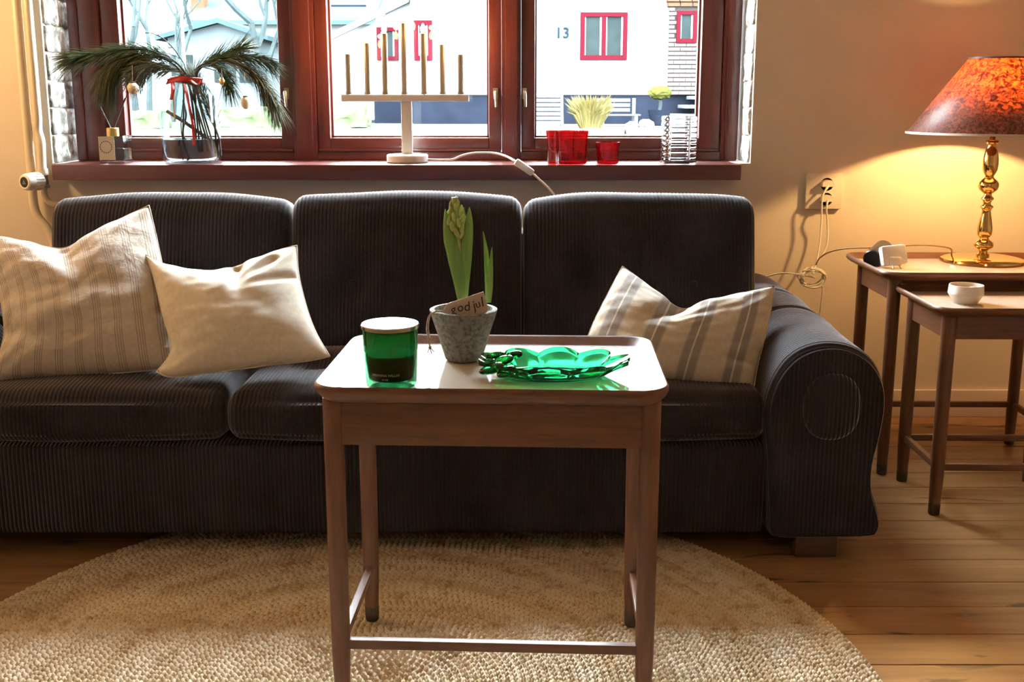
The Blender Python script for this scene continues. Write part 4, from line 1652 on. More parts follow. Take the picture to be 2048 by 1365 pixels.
# flower bud: tight spiral of small florets around the stem
x0_, z0_ = lp(913, 470)
x1_, z1_ = lp(909, 388)
MB().tube(spline([(lp(927, 602)[0], .001, lp(927, 602)[1]), (lp(920, 530)[0], .001, lp(920, 530)[1]), (x0_, 0, z0_), (x1_, 0, z1_ - .006)], 5), .006, 10).build('flower_stem', M['bud'], pot)
fb = MB().lathe([(0, -.009), (.0032, -.006), (.0046, 0), (.0040, .006), (.0022, .0105), (0, .013)], 10).me('floret', 180)
fb.materials.append(M['bud'])
for i in range(30):
    t = i / 29
    a = i * 2.4
    rr_ = .0125 * math.sin(PI * (.20 + .74 * t)) + .001
    cxx = x0_ + (x1_ - x0_) * t
    czz = z0_ + (z1_ - .012 - z0_) * t
    o = link('floret', fb, None, pot, loc=(cxx + rr_ * math.cos(a), -.001 + rr_ * math.sin(a), czz))
    o.rotation_euler = (R(-28) * math.sin(a) * (1 - t), R(28) * math.cos(a) * (1 - t), a)
    s = 1.05 - .35 * t
    o.scale = (s, s, s)
bx_, bz_ = lp(925, 604)
MB().lathe([(0, 0), (.014, .006), (.017, .014), (.012, .024), (.008, .028), (0, .029)], 20, (bx_, .002, ph_ - .030)).build('bulb', M['bulbskin'], pot)

# gift card leaning in the pot
c0, c1, c2, c3 = [Vector((lp(u, v)[0], 0, lp(u, v)[1])) for u, v in ((893, 604), (968, 578), (981, 640), (905, 645))]
lean_ = -.030
card = MB()
cp = []
cardy = lambda v: -.030 - (v - 590) * .00012
for u, v in ((886, 620), (897, 601), (968, 578), (976, 606), (974, 628), (905, 652)):
    x, z = lp(u, v)
    dy = cardy(v)
    cp.append(Vector((x, dy, z)))
n_ = len(cp)
card.add(cp + [q + Vector((0, .0012, .0002)) for q in cp], [tuple(range(n_)), tuple(range(2 * n_ - 1, n_ - 1, -1))] + [(k, k + n_, (k + 1) % n_ + n_, (k + 1) % n_) for k in range(n_)])
card_o = card.build('card', M['card'], pot, None)
tag(card_o, 'small kraft paper card reading god jul')
for ch, u, v, sz, tw in (('g', 908, 613, .021, 18), ('o', 921.5, 609, .021, 22), ('d', 935, 607, .023, 10), ('j', 949, 605, .024, 20), ('u', 956, 602, .020, 25), ('l', 965, 598, .025, 16)):
    x, z = lp(u, v)
    me = text_mesh('letter', ch, sz, .0002, .12)
    f = (u - 893) / 75
    o = link('letter', me, M['ink'], card_o, loc=(x, cardy(v) - .0010, z), rot=(R(82.6), R(-tw), 0))
# twine hanging over the rim
tw = []
for u, v, dy in ((884, 616, -.036), (872, 614, -.050), (862, 622, -.054), (858, 645, -.052), (861, 665, -.050), (864, 682, -.050)):
    x, z = lp(u, v)
    tw.append((x, dy, z))
MB().tube(spline(tw, 6), .0013, 6).tube([Vector(q) + Vector((.003, -.001, .002)) for q in spline(tw[:-1], 6)], .0011, 6).build('twine', M['twine'], pot, 60)
kn = Vector(tw[-1])
MB().lathe([(0, -.004), (.0035, 0), (0, .004)], 8, kn).tube([kn, kn + Vector((-.004, 0, -.010))], .0009, 5).tube([kn, kn + Vector((.003, .001, -.012))], .0009, 5).tube([kn, kn + Vector((.007, 0, -.008))], .0009, 5).build('twine_knot', M['twine'], pot, 60)

# green lobed glass dish
p = ctp(1108, 752)
bowl = thing('glass_dish', 'emerald green scalloped glass dish lying on the tray table', 'dish', (p.x, p.y, TOP))
vs, fs = [], []
NA = 180
lob = 10


def dish(t, a, under):
    c = abs(math.sin(lob * a / 2 + .5))
    sc = 1 + .55 * (c ** .7 - .6)
    tip = max(0, math.cos(lob * (a - .20))) ** 6
    if t < .5:
        r_ = t / .5 * .074
        z = .006 if not under else 0.0
    else:
        k_ = (t - .5) / .5
        r_ = .074 + k_ * .040 * sc
        z = .007 + (.018 + .008 * c) * k_ ** 1.5 + .002 * math.sin(k_ * PI) * c
        if under: z -= .007 + .001 * k_ - .002 * c * math.sin(k_ * PI)
        r_ += (0.0 if not under else -.0005)
    return (r_ * 1.08 * math.cos(a), r_ * .62 * math.sin(a), max(0, z))


tt = [0.02, .2, .35, .48, .52, .58, .66, .74, .82, .9, .96, 1.0]
for side in (0, 1):
    for t in (tt if side == 0 else tt[::-1]):
        for k in range(NA): vs.append(dish(t, 2 * PI * k / NA, side))
m_ = len(tt) * 2
for i in range(m_ - 1):
    for k in range(NA):
        k2 = (k + 1) % NA
        fs.append((i * NA + k, i * NA + k2, (i + 1) * NA + k2, (i + 1) * NA + k))
fs.append(tuple(range(NA - 1, -1, -1)))
fs.append(tuple((m_ - 1) * NA + k for k in range(NA)))
MB().add(vs, fs).build('dish', M['bowlglass'], bowl, 55)

# grape-like bosses along the left rim
gm = bmesh.new()
bmesh.ops.create_uvsphere(gm, u_segments=20, v_segments=12, radius=1)
for q_ in gm.verts: q_.co = Vector((q_.co.x, q_.co.y * (1 + .25 * q_.co.x), q_.co.z * (1 - .2 * q_.co.x)))
gme = bpy.data.meshes.new('boss')
gm.to_mesh(gme); gm.free()
smooth_angle(gme, 180)
gme.materials.append(M['bowlglass'])
for (gx, gy, gz_, ga, gs) in ((-.105, -.030, .020, 205, 1.0), (-.088, .002, .026, 190, .9), (-.100, .028, .028, 165, .8), (-.066, .040, .028, 130, .8), (-.080, -.042, .018, 230, .9), (-.112, .002, .022, 180, .7)):
    o = link('boss', gme, None, bowl, loc=(gx, gy, gz_), rot=(0, R(12), R(ga)))
    o.scale = (.023 * gs, .013 * gs, .0085 * gs)

# ================================================================== THINGS ON THE SILL
SY_ = 3.385


def sp_(u, v=320): return at(u, v, SY_)


def sillthing(name, label, cat, u, Y=SY_, group=None):
    q = at(u, 318, Y)
    return thing(name, label, cat, (q.x, Y, SILL), group=group)


def lcl(t, u, v, Y=None):
    Y = Y or t.location.y
    return at(u, v, Y) - Vector(t.location)


# electric candle bridge
cb = sillthing('candle_bridge', 'white seven-armed electric candle bridge on the window sill', 'candelabra', 815)
MB().lathe([(.001, 0), (.062, 0), (.066, .003), (.066, .022), (.063, .026), (.001, .027)], 40).build('base', M['whitemetal'], cb)
zb0, zb1 = lcl(cb, 815, 203).z, lcl(cb, 815, 189).z
MB().box(-.017, .017, -.006, .006, .024, zb0 + .002, .002).build('stem', M['whitemetal'], cb)
xa, xb = lcl(cb, 684, 196).x, lcl(cb, 938, 196).x
MB().box(xa, xb, -.017, .017, zb0, zb1, .003).build('crossbar', M['whitemetal'], cb)
flame = emis('warm_bulb', (1.0, .72, .36), 30)
for (u, v) in ((698, 108), (736, 86), (771, 67), (809, 46), (848, 67), (885, 89), (921, 109)):
    b0 = lcl(cb, u, 188)
    b1 = lcl(cb, u - (0 if u < 800 else 1), v)
    MB().lathe([(.0125, 0), (.0125, .006), (.0098, .010), (.0098, b1.z - zb1 - .003), (.0088, b1.z - zb1), (.006, b1.z - zb1)], 20, (b0.x, 0, zb1)).build('candle_tube', M['candle'], cb)
    MB().lathe([(.0045, 0), (.0060, .004), (.0085, .012), (.0075, .019), (.003, .028), (0, .031)], 14, (b0.x, 0, b1.z)).build('bulb', flame, cb)
    point_light('candle_bulb_light', Vector(cb.location) + Vector((b0.x, 0, b1.z + .040)), 1.3, (1.0, .50, .15), .008)
cord = [lcl(cb, u, v, Y) for u, v, Y in ((855, 319, 3.38), (880, 320, 3.36), (905, 319, 3.345), (925, 311, 3.34), (950, 306, 3.34), (985, 306, 3.33), (1010, 312, 3.30), (1030, 322, 3.262))]
MB().tube(spline(cord, 6), .0034, 8).build('cord', M['cord_white'], cb, 60)
s0, s1 = lcl(cb, 1029, 321, 3.26), lcl(cb, 1068, 349, 3.245)
d_ = (s1 - s0).normalized()
sw = MB().box(-.033, .033, -.010, .010, -.011, .011, .006).box(-.010, .010, -.013, -.008, -.005, .005, .002)
sw.xf(Matrix.Translation((s0 + s1) / 2) @ Matrix.Rotation(-math.atan2(d_.z, d_.x), 4, 'Y'))
sw.build('switch', M['white'], cb)
MB().tube(spline([s1 - d_ * .006, lcl(cb, 1085, 365, 3.235), lcl(cb, 1102, 382, 3.225), lcl(cb, 1130, 420, 3.21)], 5), .0034, 8).build('cord', M['cord_white'], cb, 60)

# glass vase with water
vz_ = sillthing('glass_vase', 'large clear glass vase half filled with water holding pine branches', 'vase', 385)
vr = .0915
vh = lcl(vz_, 385, 155).z
MB().lathe([(0, .002), (vr - .02, 0), (vr - .006, .004), (vr, .018), (vr, vh - .060), (vr - .010, vh - .030), (vr - .030, vh - .010), (vr - .034, vh), (vr - .037, vh), (vr - .033, vh - .012), (vr - .013, vh - .032), (vr - .003, vh - .060), (vr - .003, .020), (vr - .012, .010), (0, .009)], 56, closed=False).build('glass', M['clear'], vz_, 60)
wz = lcl(vz_, 385, 278).z
MB().lathe([(0, .0095), (vr - .013, .0105), (vr - .0035, .0205), (vr - .0035, wz), (0, wz)], 48, closed=False).build('water', M['water'], vz_, 60)

rndn = random.Random(21)


def needles(mb_v, mb_f, p, d, L, r, droop):
    d = d.normalized()
    m1 = p + d * L * .5 + Vector((0, 0, -droop * L * .15))
    e1 = p + d * L * .96 + Vector((0, 0, -droop * L * .55))
    a = d.cross(Vector((.3, .5, .8)))
    a.normalize()
    b_ = d.cross(a)
    b0 = len(mb_v)
    for q, rr2 in ((p, r), (m1, r)):
        for k in range(3):
            w = 2 * PI * k / 3
            mb_v.append(q + (a * math.cos(w) + b_ * math.sin(w)) * rr2)
    mb_v.append(e1)
    for k in range(3):
        k2 = (k + 1) % 3
        mb_f.append((b0 + k, b0 + k2, b0 + 3 + k2, b0 + 3 + k))
        mb_f.append((b0 + 3 + k, b0 + 3 + k2, b0 + 6))


def branch(label, pix, mat, count, L, start=.35, stemr=.0030, spread=.5, droop=.6, dy=0.0, down=0.0):
    base = at(pix[0][0], pix[0][1], SY_)
    t = thing('pine_branch', label, 'branch', base, group='pine branches in the vase')
    pts = []
    n = len(pix)
    for i, (u, v) in enumerate(pix):
        y = SY_ + dy * (i / (n - 1))
        pts.append(at(u, v, y) - base)
    sp2 = spline(pts, 10)
    MB().tube(sp2, [stemr * (1.1 - .7 * i / (len(sp2) - 1)) for i in range(len(sp2))], 7).build('stem', M['bark'], t, 60)
    V, Fc = [], []
    for k in range(count):
        f = start + (1 - start) * rndn.random() ** .8
        i = min(len(sp2) - 2, int(f * (len(sp2) - 1)))
        tdir = (sp2[i + 1] - sp2[i]).normalized()
        o_ = Vector((rndn.gauss(0, 1), rndn.gauss(0, 1), rndn.gauss(-down, 1)))
        o_ = (o_ - tdir * o_.dot(tdir)).normalized()
        d = tdir + o_ * rndn.uniform(.15, spread * 1.6)
        needles(V, Fc, sp2[i], d, L * rndn.uniform(.7, 1.15), .0010, droop)
    o = link('needles', mesh('needles', V, Fc, 180), M[mat], t)
    o['kind'] = 'stuff'
    return t


branch('long pine branch reaching farthest left past the window frame', [(395, 300), (375, 160), (330, 112), (260, 98), (190, 108), (150, 115)], 'needle', 620, .095, .30, .0034, .42, .35, -.085)
branch('olive pine branch whose needles hang down beside the left window post', [(420, 300), (372, 160), (325, 116), (270, 108), (240, 116), (222, 132)], 'needle_olive', 900, .115, .45, .0032, .65, 1.1, -.06, 1.5)
branch('grey-green pine branch curling low at the left of the vase mouth', [(365, 290), (365, 158), (330, 130), (300, 128), (278, 140)], 'needle_grey', 620, .085, .30, .0030, .8, .6, -.05, .8)
branch('pine branch rising to the upper right of the vase', [(410, 300), (385, 158), (415, 125), (455, 108), (480, 98)], 'needle', 300, .085, .30, .0030, .55, .2, .02)
branch('pine branch arching level to the right edge of the pane', [(430, 300), (390, 155), (425, 122), (470, 112), (520, 118), (535, 124)], 'needle', 420, .075, .32, .0030, .45, .5, -.02)
branch('long pine branch drooping to the right window post', [(400, 300), (392, 155), (440, 122), (490, 132), (525, 165), (548, 205)], 'needle_olive', 520, .095, .42, .0030, .42, .7, -.05, .3)
branch('short pine twig hanging right beside the vase mouth', [(420, 290), (390, 158), (420, 130), (445, 140), (456, 165)], 'needle', 280, .075, .50, .0026, .5, .7, -.06)
branch('pine branch bent down inside the glass vase', [(432, 318), (428, 240), (405, 185), (392, 165), (380, 158)], 'needle_olive', 420, .065, .20, .0034, .9, -.2, .0)
# bare twigs
tw_ = at(372, 315, SY_)
twg = thing('bare_twig', 'thin bare forked twig rising above the vase before the left pane', 'twig', tw_)
q = lambda u, v, Y=SY_: at(u, v, Y) - tw_
mbt = MB().tube(spline([q(372, 315), q(362, 250), q(372, 150), q(358, 112), (q(330, 80)), q(305, 67), q(290, 66)], 6), .0016, 6)
mbt.tube(spline([q(316, 71), q(320, 64), q(318, 58)], 4), .0012, 5).tube(spline([q(345, 95), q(318, 96), q(300, 90), q(282, 82)], 5), .0010, 5)
mbt.tube(spline([q(362, 118), q(350, 112), q(330, 105)], 4), .001, 5)
mbt.build('stem', M['bark'], twg, 60)
for i, (pts_, lb) in enumerate((([(442, 312), (436, 270), (415, 225), (400, 180)], 'dark cut stem standing at the right in the vase water'),
                                ([(382, 316), (372, 285), (366, 262), (372, 230), (366, 200)], 'dark curved stem standing at the left in the vase water'),
                                ([(428, 285), (405, 270), (378, 250), (350, 232), (334, 222)], 'thick cut branch lying slantwise inside the vase'))):
    b0 = at(pts_[0][0], pts_[0][1], SY_)
    t = thing('cut_stem', lb, 'stem', b0, group='stems in the vase')
    MB().tube(spline([at(u, v, SY_ + .01 * i) - b0 for u, v in pts_], 6), [.0032, .0055, .0042][0] if i < 2 else .0062, 8).build('stem', M['bark'], t, 60)
# red ribbon round the vase neck with hanging tails
rb = thing('ribbon', 'red ribbon tied round the vase neck with a long hanging tail', 'ribbon', (vz_.location.x, SY_, SILL + vh - .008))
V, Fc = [], []
nn_ = 48
for k in range(nn_):
    a = 2 * PI * k / nn_
    for dz, dr in ((-.010, .006), (-.002, .002), (.007, .0005)):
        r2 = vr - .030 + dr + .0015 + .002 * math.sin(7 * a)
        V.append((r2 * math.cos(a), r2 * math.sin(a), dz + .004 * math.sin(3 * a)))
for k in range(nn_):
    k2 = (k + 1) % nn_
    for j in range(2): Fc.append((k * 3 + j, k2 * 3 + j, k2 * 3 + j + 1, k * 3 + j + 1))
band = link('band', mesh('band', V, Fc, 180), M['ribbon'], rb)
sm = band.modifiers.new('thickness', 'SOLIDIFY'); sm.thickness = .0012


def strip(name, pts, w, parent, mat):
    V, Fc = [], []
    s2 = spline(pts, 8)
    for i, c in enumerate(s2):
        tw2 = .5 * math.sin(i * .35)
        wv = Vector((math.cos(tw2), math.sin(tw2), 0)) * w / 2
        V += [c - wv, c + wv]
    for i in range(len(s2) - 1): Fc.append((2 * i, 2 * i + 1, 2 * i + 3, 2 * i + 2))
    o = link(name, mesh(name, V, Fc, 180), mat, parent)
    m2 = o.modifiers.new('thickness', 'SOLIDIFY'); m2.thickness = .001
    return o


rq = lambda u, v, Y: at(u, v, Y) - Vector(rb.location)
strip('tail', [rq(368, 168, 3.318), rq(374, 190, 3.286), rq(380, 220, 3.284), rq(386, 250, 3.285), rq(388, 292, 3.286)], .009, rb, M['ribbon'])
strip('tail', [rq(345, 165, 3.325), rq(346, 180, 3.288), rq(342, 200, 3.286)], .012, rb, M['ribbon'])
strip('loop', [rq(380, 160, 3.324), rq(395, 170, 3.31), rq(402, 158, 3.31), rq(385, 155, 3.324)], .010, rb, M['ribbon'])
strip('ochre_tail', [rq(350, 172, 3.312), rq(347, 200, 3.283), rq(350, 240, 3.284)], .004, rb, M['ochre'])

# hanging ornaments
def ornament(u, v, rx, rz, label, mat, Y=3.33, top=20):
    c = at(u, v, Y)
    t = thing('ornament', label, 'ornament', c, group='ornaments on the pine branches')
    MB().lathe([(0, -rz), (rx * .35, -rz * .92), (rx * .75, -rz * .62), (rx, -rz * .05), (rx * .95, rz * .4), (rx * .6, rz * .85), (0, rz)], 24).build('ball', mat, t, 60)
    MB().lathe([(rx * .55, rz * .80), (rx * .5, rz * 1.02), (rx * .2, rz * 1.12), (0, rz * 1.12)], 16).build('cap', M['bark'], t, 60)
    MB().tube([(0, 0, rz * 1.1), (0, .006, rz * 1.1 + top * .0016)], .0006, 5).build('thread', M['twine'], t)


ornament(266, 177, .0175, .0180, 'ivory ball ornament hanging at the left of the vase', M['ornament'], 3.25, top=30)
ornament(491, 206, .0145, .0195, 'ivory acorn ornament hanging at the right of the vase', M['ornament'], 3.28, top=44)
ornament(444, 163, .0085, .0120, 'small gold bell ornament hanging close right of the vase mouth', M['gold'], 3.27, top=14)

# reed diffuser
df = sillthing('reed_diffuser', 'square clear glass reed diffuser with gold collar at the left of the sill', 'diffuser', 233, 3.36)
dw = .0405
dh = lcl(df, 233, 271).z
MB().box(-dw, dw, -dw, dw, 0, dh, .006).build('bottle', M['clear'], df)
MB().box(-dw + .004, dw - .004, -dw + .004, dw - .004, .010, dh * .55, .003).build('oil', M['water'], df)
lb_ = MB().box(-dw + .003, dw * .30, -dw - .0012, -dw - .0002, .012, dh - .002).build('label', M['label_grey'], df, None)
V, Fc = [], []
for k in range(60):
    a = 2 * PI * k / 60
    for r2 in (.0185 + .0016 * math.cos(16 * a), .0168):
        V.append((-dw * .36 + r2 * math.cos(a), -dw - .0016, dh * .60 + r2 * math.sin(a)))
for k in range(60):
    k2 = (k + 1) % 60
    Fc.append((2 * k, 2 * k2, 2 * k2 + 1, 2 * k + 1))
link('wreath_print', mesh('wreath_print', V, Fc), M['ink'], lb_)
MB().lathe([(.0185, dh - .003), (.0190, dh), (.0190, dh + .022), (.017, dh + .024), (.010, dh + .024)], 28, (-.006, 0, 0)).build('collar', M['gold'], df)
for (u, v, Yo) in ((189, 190, .0), (258, 180, .01), (250, 196, -.01), (192, 200, .02)):
    e_ = lcl(df, u, v, 3.36 + Yo)
    MB().tube([(-.006, 0, .02), (-.006 + .004 * (1 if e_.x > 0 else -1), 0, dh + .02), e_], .0016, 6).build('reed', M['reed'], df)

# ruby glass vases
def savoy(label, u, Y, w, h, r_in, lobes, amp, ph, flare=1.03, name='ruby_glass_vase'):
    t = sillthing(name, label, 'vase', u, Y, 'ruby glasses on the sill')
    V, Fc = [], []
    n = 72
    prof = [(.30, 0), (.93, 0), (.97, .006), (.965, h * .5), (flare, h - .003), (flare * 1.01, h), (flare * .955, h), (.92, h * .5), (.915, .012), (.30, .009)]
    for s, z in prof:
        for k in range(n):
            a = 2 * PI * k / n
            r2 = w / 2 * s * (1 + amp * math.cos(lobes * a + ph))
            V.append((r2 * math.cos(a), r2 * math.sin(a) * .85, z))
    m2 = len(prof)
    for i in range(m2 - 1):
        for k in range(n):
            k2 = (k + 1) % n
            Fc.append((i * n + k, i * n + k2, (i + 1) * n + k2, (i + 1) * n + k))
    Fc.append(tuple(range(n - 1, -1, -1)))
    Fc.append(tuple((m2 - 1) * n + k for k in range(n)))
    MB().add(V, Fc).build('glass', M['redglass'], t, 50)
    return t


savoy('taller wavy ruby red glass vase on the sill', 1134, 3.345, .112, .102, 0, 4, .17, .75)
sv = savoy('small round ruby red glass votive on the sill', 1215, 3.345, .072, .066, 0, 3, .0, 0, 1.08, 'ruby_votive')

# ribbed clear glass lantern
gb = sillthing('ribbed_glass_votive', 'clear square candle holder of stacked ribbed glass at the right of the sill', 'candle holder', 1356, 3.37)
gh = lcl(gb, 1356, 232).z
V, Fc = [], []
nz = 9 * 8
prs = rrect(.104, .104, .018, 5, 5)
m2 = len(prs)
for i in range(nz + 1):
    z = gh * i / nz
    off = -.0035 * (1 - abs(math.sin(PI * 9 * i / nz)) ** .6)
    for (pp_, n2) in prs:
        w = pp_ + n2 * off
        V.append((w.x, w.y, z))
base_n = len(V)
inr = rrect(.066, .066, .014, 5, 5)
for i in (nz, 4):
    for (pp_, n2) in inr: V.append((pp_.x, pp_.y, gh * i / nz))
for i in range(nz):
    for k in range(m2):
        k2 = (k + 1) % m2
        Fc.append((i * m2 + k, i * m2 + k2, (i + 1) * m2 + k2, (i + 1) * m2 + k))
for k in range(m2):
    k2 = (k + 1) % m2
    Fc.append((nz * m2 + k, nz * m2 + k2, base_n + k2, base_n + k))
    Fc.append((base_n + k, base_n + k2, base_n + m2 + k2, base_n + m2 + k))
Fc.append(tuple(base_n + m2 + k for k in range(m2)))
Fc.append(tuple(range(m2 - 1, -1, -1)))
MB().add(V, Fc).build('glass', M['blockglass'], gb, 40)

# ================================================================== LAMP AND THE LAMP TABLE
ZB = .581 - .0155
lpos = atz(1964, 524, ZB)
lamp = thing('table_lamp', 'polished brass table lamp with conical rust-coloured shade', 'lamp', lpos)
k_ = 1 / 716.0
prof = [(0, 0), (80, 0), (83, 3), (82, 7), (74, 10), (60, 12), (30, 12.5), (13, 13), (13, 17), (9, 20), (8.5, 24), (12, 27), (18, 31), (19.5, 36), (18, 41), (12, 46), (9, 49), (9.5, 52), (12, 54), (14, 58), (15, 66), (14.5, 74), (12, 88), (9.5, 100), (8.5, 108), (10, 111), (13, 114), (12.5, 117), (8, 120), (7.5, 124), (9, 128), (12.5, 131), (12, 134), (8, 138), (7.5, 142), (12, 146), (18, 151), (20, 158), (19, 165), (14, 171), (9, 175), (8.5, 179), (11, 183), (14.5, 191), (15.5, 202), (15, 214), (12, 230), (8.5, 241), (9, 244), (13, 247), (12.5, 251), (6, 252), (5, 262), (0, 262)]
MB().lathe([(r_ * k_, z * k_) for r_, z in prof], 48).build('brass_stand', M['brass'], lamp, 40)
zs0 = at(1985, 268, lpos.y).z - lpos.z
zs1 = at(1990, 116, lpos.y).z - lpos.z
sr0, sr1 = 168 * k_, 57 * k_
hs = zs1 - zs0
V, Fc = [], []
sh = MB().lathe([(sr0, zs0), (sr1, zs1)], 96, closed=False)
so = sh.build('lampshade', M['shade'], lamp, 180)
md = so.modifiers.new('thickness', 'SOLIDIFY'); md.thickness = .0012
dk = pm('dark_shade_trim', (.10, .065, .05), .5, var=.2)
MB().lathe([(sr1 - .001, zs1 - .004), (sr1 + .002, zs1 - .004), (sr1 + .002, zs1 + .002), (sr1 - .001, zs1 + .002), (sr1 - .001, zs1 - .004)], 64, closed=False).build('top_ring', dk, so, 60)
MB().lathe([(sr0 - .0015, zs0), (sr0 + .0015, zs0), (sr0 + .001, zs0 + .006), (sr0 - .0025, zs0 + .006), (sr0 - .0015, zs0)], 96, closed=False).build('bottom_ring', pm('pale_shade_trim', (.55, .45, .36), .5, var=.1), so, 60)
sa = R(-78)
MB().tube([(sr1 * math.cos(sa) * 1.01, sr1 * math.sin(sa) * 1.01, zs1 - .004), (sr0 * math.cos(sa) * 1.002, sr0 * math.sin(sa) * 1.002, zs0 + .004)], .0018, 6).build('shade_seam', dk, so, 60)
spd = MB()
for a in (0, 120, 240):
    spd.tube([(.006 * math.cos(R(a)), .006 * math.sin(R(a)), zs1 - .03), (sr1 * math.cos(R(a)), sr1 * math.sin(R(a)), zs1 - .004)], .0013, 5)
spd.build('shade_carrier', M['brass'], lamp, 60)
zbulb = zs0 + .138
MB().lathe([(.013, zs0 + .030), (.013, zs0 + .100), (.005, zs0 + .102)], 20).build('socket', M['brass'], lamp)
MB().lathe([(.010, zs0 + .100), (.016, zs0 + .113), (.026, zbulb - .002), (.026, zbulb + .010), (.016, zbulb + .026), (0, zbulb + .030)], 24).build('bulb', thin_glass('bulb_glass', (1, .97, .92), .0), lamp, 60)
point_light('table_lamp_light', lpos + Vector((0, 0, zbulb)), 25, (1.0, .61, .23), .020)
# flex of the lamp over the table edge to the coil behind the sofa
fl_ = [lpos + Vector((-.06, .075, .008))]
for u, v, Y in ((1900, 497, 3.02), (1860, 491, 3.04), (1820, 491, 3.05), (1790, 494, 3.06), (1740, 496, 3.08), (1695, 497, 3.12), (1660, 504, 3.18), (1640, 516, 3.22), (1632, 530, 3.25)):
    fl_.append(at(u, v, Y))
MB().tube([q_ - lpos for q_ in spline(fl_, 6)], .0024, 7).build('flex', M['cord_brown'], lamp, 60)

# device and charger
q0 = atz(1755, 531, ZB)
dev = thing('small_camera', 'black cylindrical gadget lying at the left end of the lamp table', 'gadget', q0)
cyl = MB().lathe([(0, .050), (.025, .050), (.0275, .047), (.0275, -.044), (.024, -.049), (.021, -.049), (.020, -.042), (0, -.041)], 32)
cyl.xf(Matrix.Translation((.006, .016, .0300)) @ Matrix.Rotation(R(-38), 4, 'Z') @ Matrix.Rotation(R(-78), 4, 'X') @ Matrix.Rotation(PI, 4, 'X'))
cyl.build('body', M['black'], dev)
rg = MB().lathe([(.012, -.043), (.0215, -.0505), (.0230, -.0505), (.0235, -.047)], 28, closed=False)
rg.xf(Matrix.Translation((.006, .016, .0300)) @ Matrix.Rotation(R(-38), 4, 'Z') @ Matrix.Rotation(R(-78), 4, 'X') @ Matrix.Rotation(PI, 4, 'X'))
rg.build('grey_ring', M['steel'], dev)
q1 = atz(1787, 537, ZB)
chg = thing('plug_charger', 'white mains charger with two metal pins on the lamp table', 'charger', q1)
body = MB().box(-.036, .036, -.014, .018, -.028, .028, .010)
body.xf(Matrix.Translation((0, .008, .036)) @ Matrix.Rotation(R(-14), 4, 'X') @ Matrix.Rotation(R(-6), 4, 'Y'))
body.build('body', M['white'], chg)
bs = MB().box(-.017, .017, -.022, -.010, -.022, .002, .004).xf(Matrix.Translation((0, .008, .027)) @ Matrix.Rotation(R(-14), 4, 'X'))
bs.build('pin_base', M['white'], chg)
for sx in (-.010, .010):
    MB().tube([(sx, -.010, .014), (sx, -.028, .004)], .0023, 8).build('pin', M['steel'], chg)

ZS = .541 - .0155
q2 = atz(1930, 607, ZS)
tl = thing('tealight_bowl', 'small white faceted ceramic tealight bowl on the lower side table', 'candle holder', q2)
MB().lathe([(0, 0), (.027, 0), (.029, .002), (.043, .026), (.041, .048), (.0395, .048), (.0405, .027), (.028, .008), (0, .007)], 18).build('bowl', M['ceramic'], tl, 20)
MB().lathe([(0, .008), (.019, .008), (.019, .040), (.017, .041), (.016, .038), (0, .039)], 24, (.004, .006, 0)).build('tealight', M['tea'], tl)

# ================================================================== OUTLET, CORDS, PIPES
oc0, oc1 = at(1613, 346, WALL - .012), at(1682, 418, WALL - .012)
ox, oz = (oc0.x + oc1.x) / 2, (oc0.z + oc1.z) / 2
ow, oh = abs(oc1.x - oc0.x), abs(oc0.z - oc1.z)
out = thing('wall_outlet', 'white double wall outlet with two plugs right of the window', 'outlet', (ox, WALL, oz))
MB().box(-ow / 2, ow / 2, -.016, 0, -oh / 2, oh / 2, .003).build('plate', M['outlet'], out)
for dz in (.021, -.026):
    h_ = MB().lathe([(.0205, 0), (.0215, -.0012), (.0205, -.0016), (.0, -.001)], 28)
    h_.xf(Matrix.Translation((.008, -.016, dz)) @ Matrix.Rotation(R(-90), 4, 'X') @ Matrix.Scale(-1, 4, (0, 0, 1)))
    h_.build('socket', M['hole'], out)
for dz, nm in ((.021, 'upper'), (-.026, 'lower')):
    pl = thing('mains_plug', 'white flat mains plug in the %s socket of the wall outlet' % nm, 'plug', (ox + .006, WALL - .0175, oz + dz))
    bd_ = []
    for a in range(0, 181, 15): bd_.append((.0185 * math.cos(R(a)), .004 + .011 * math.sin(R(a))))
    bd_ += [(-.0185, -.006), (.0185, -.006)]
    MB().prism(bd_, -.022, 0).build('body', M['outlet'], pl, 40)
    z0c = Vector((0, -.020, -.002))
    L0 = Vector(pl.location)
    if nm == 'upper':
        path = [z0c + L0, at(1645, 395, 3.30), at(1643, 440, 3.30), at(1640, 480, 3.29), at(1634, 520, 3.27), at(1626, 548, 3.25)]
    else:
        path = [z0c + L0, at(1653, 420, 3.305), at(1655, 450, 3.31), at(1655, 480, 3.30), at(1648, 505, 3.29), at(1630, 530, 3.27), at(1612, 545, 3.25)]
    MB().tube([q_ - L0 for q_ in spline(path, 6)], [.0042] * 3 + [.0029] * (len(spline(path, 6)) - 3), 8).build('cord', M['cord_white'], pl, 60)
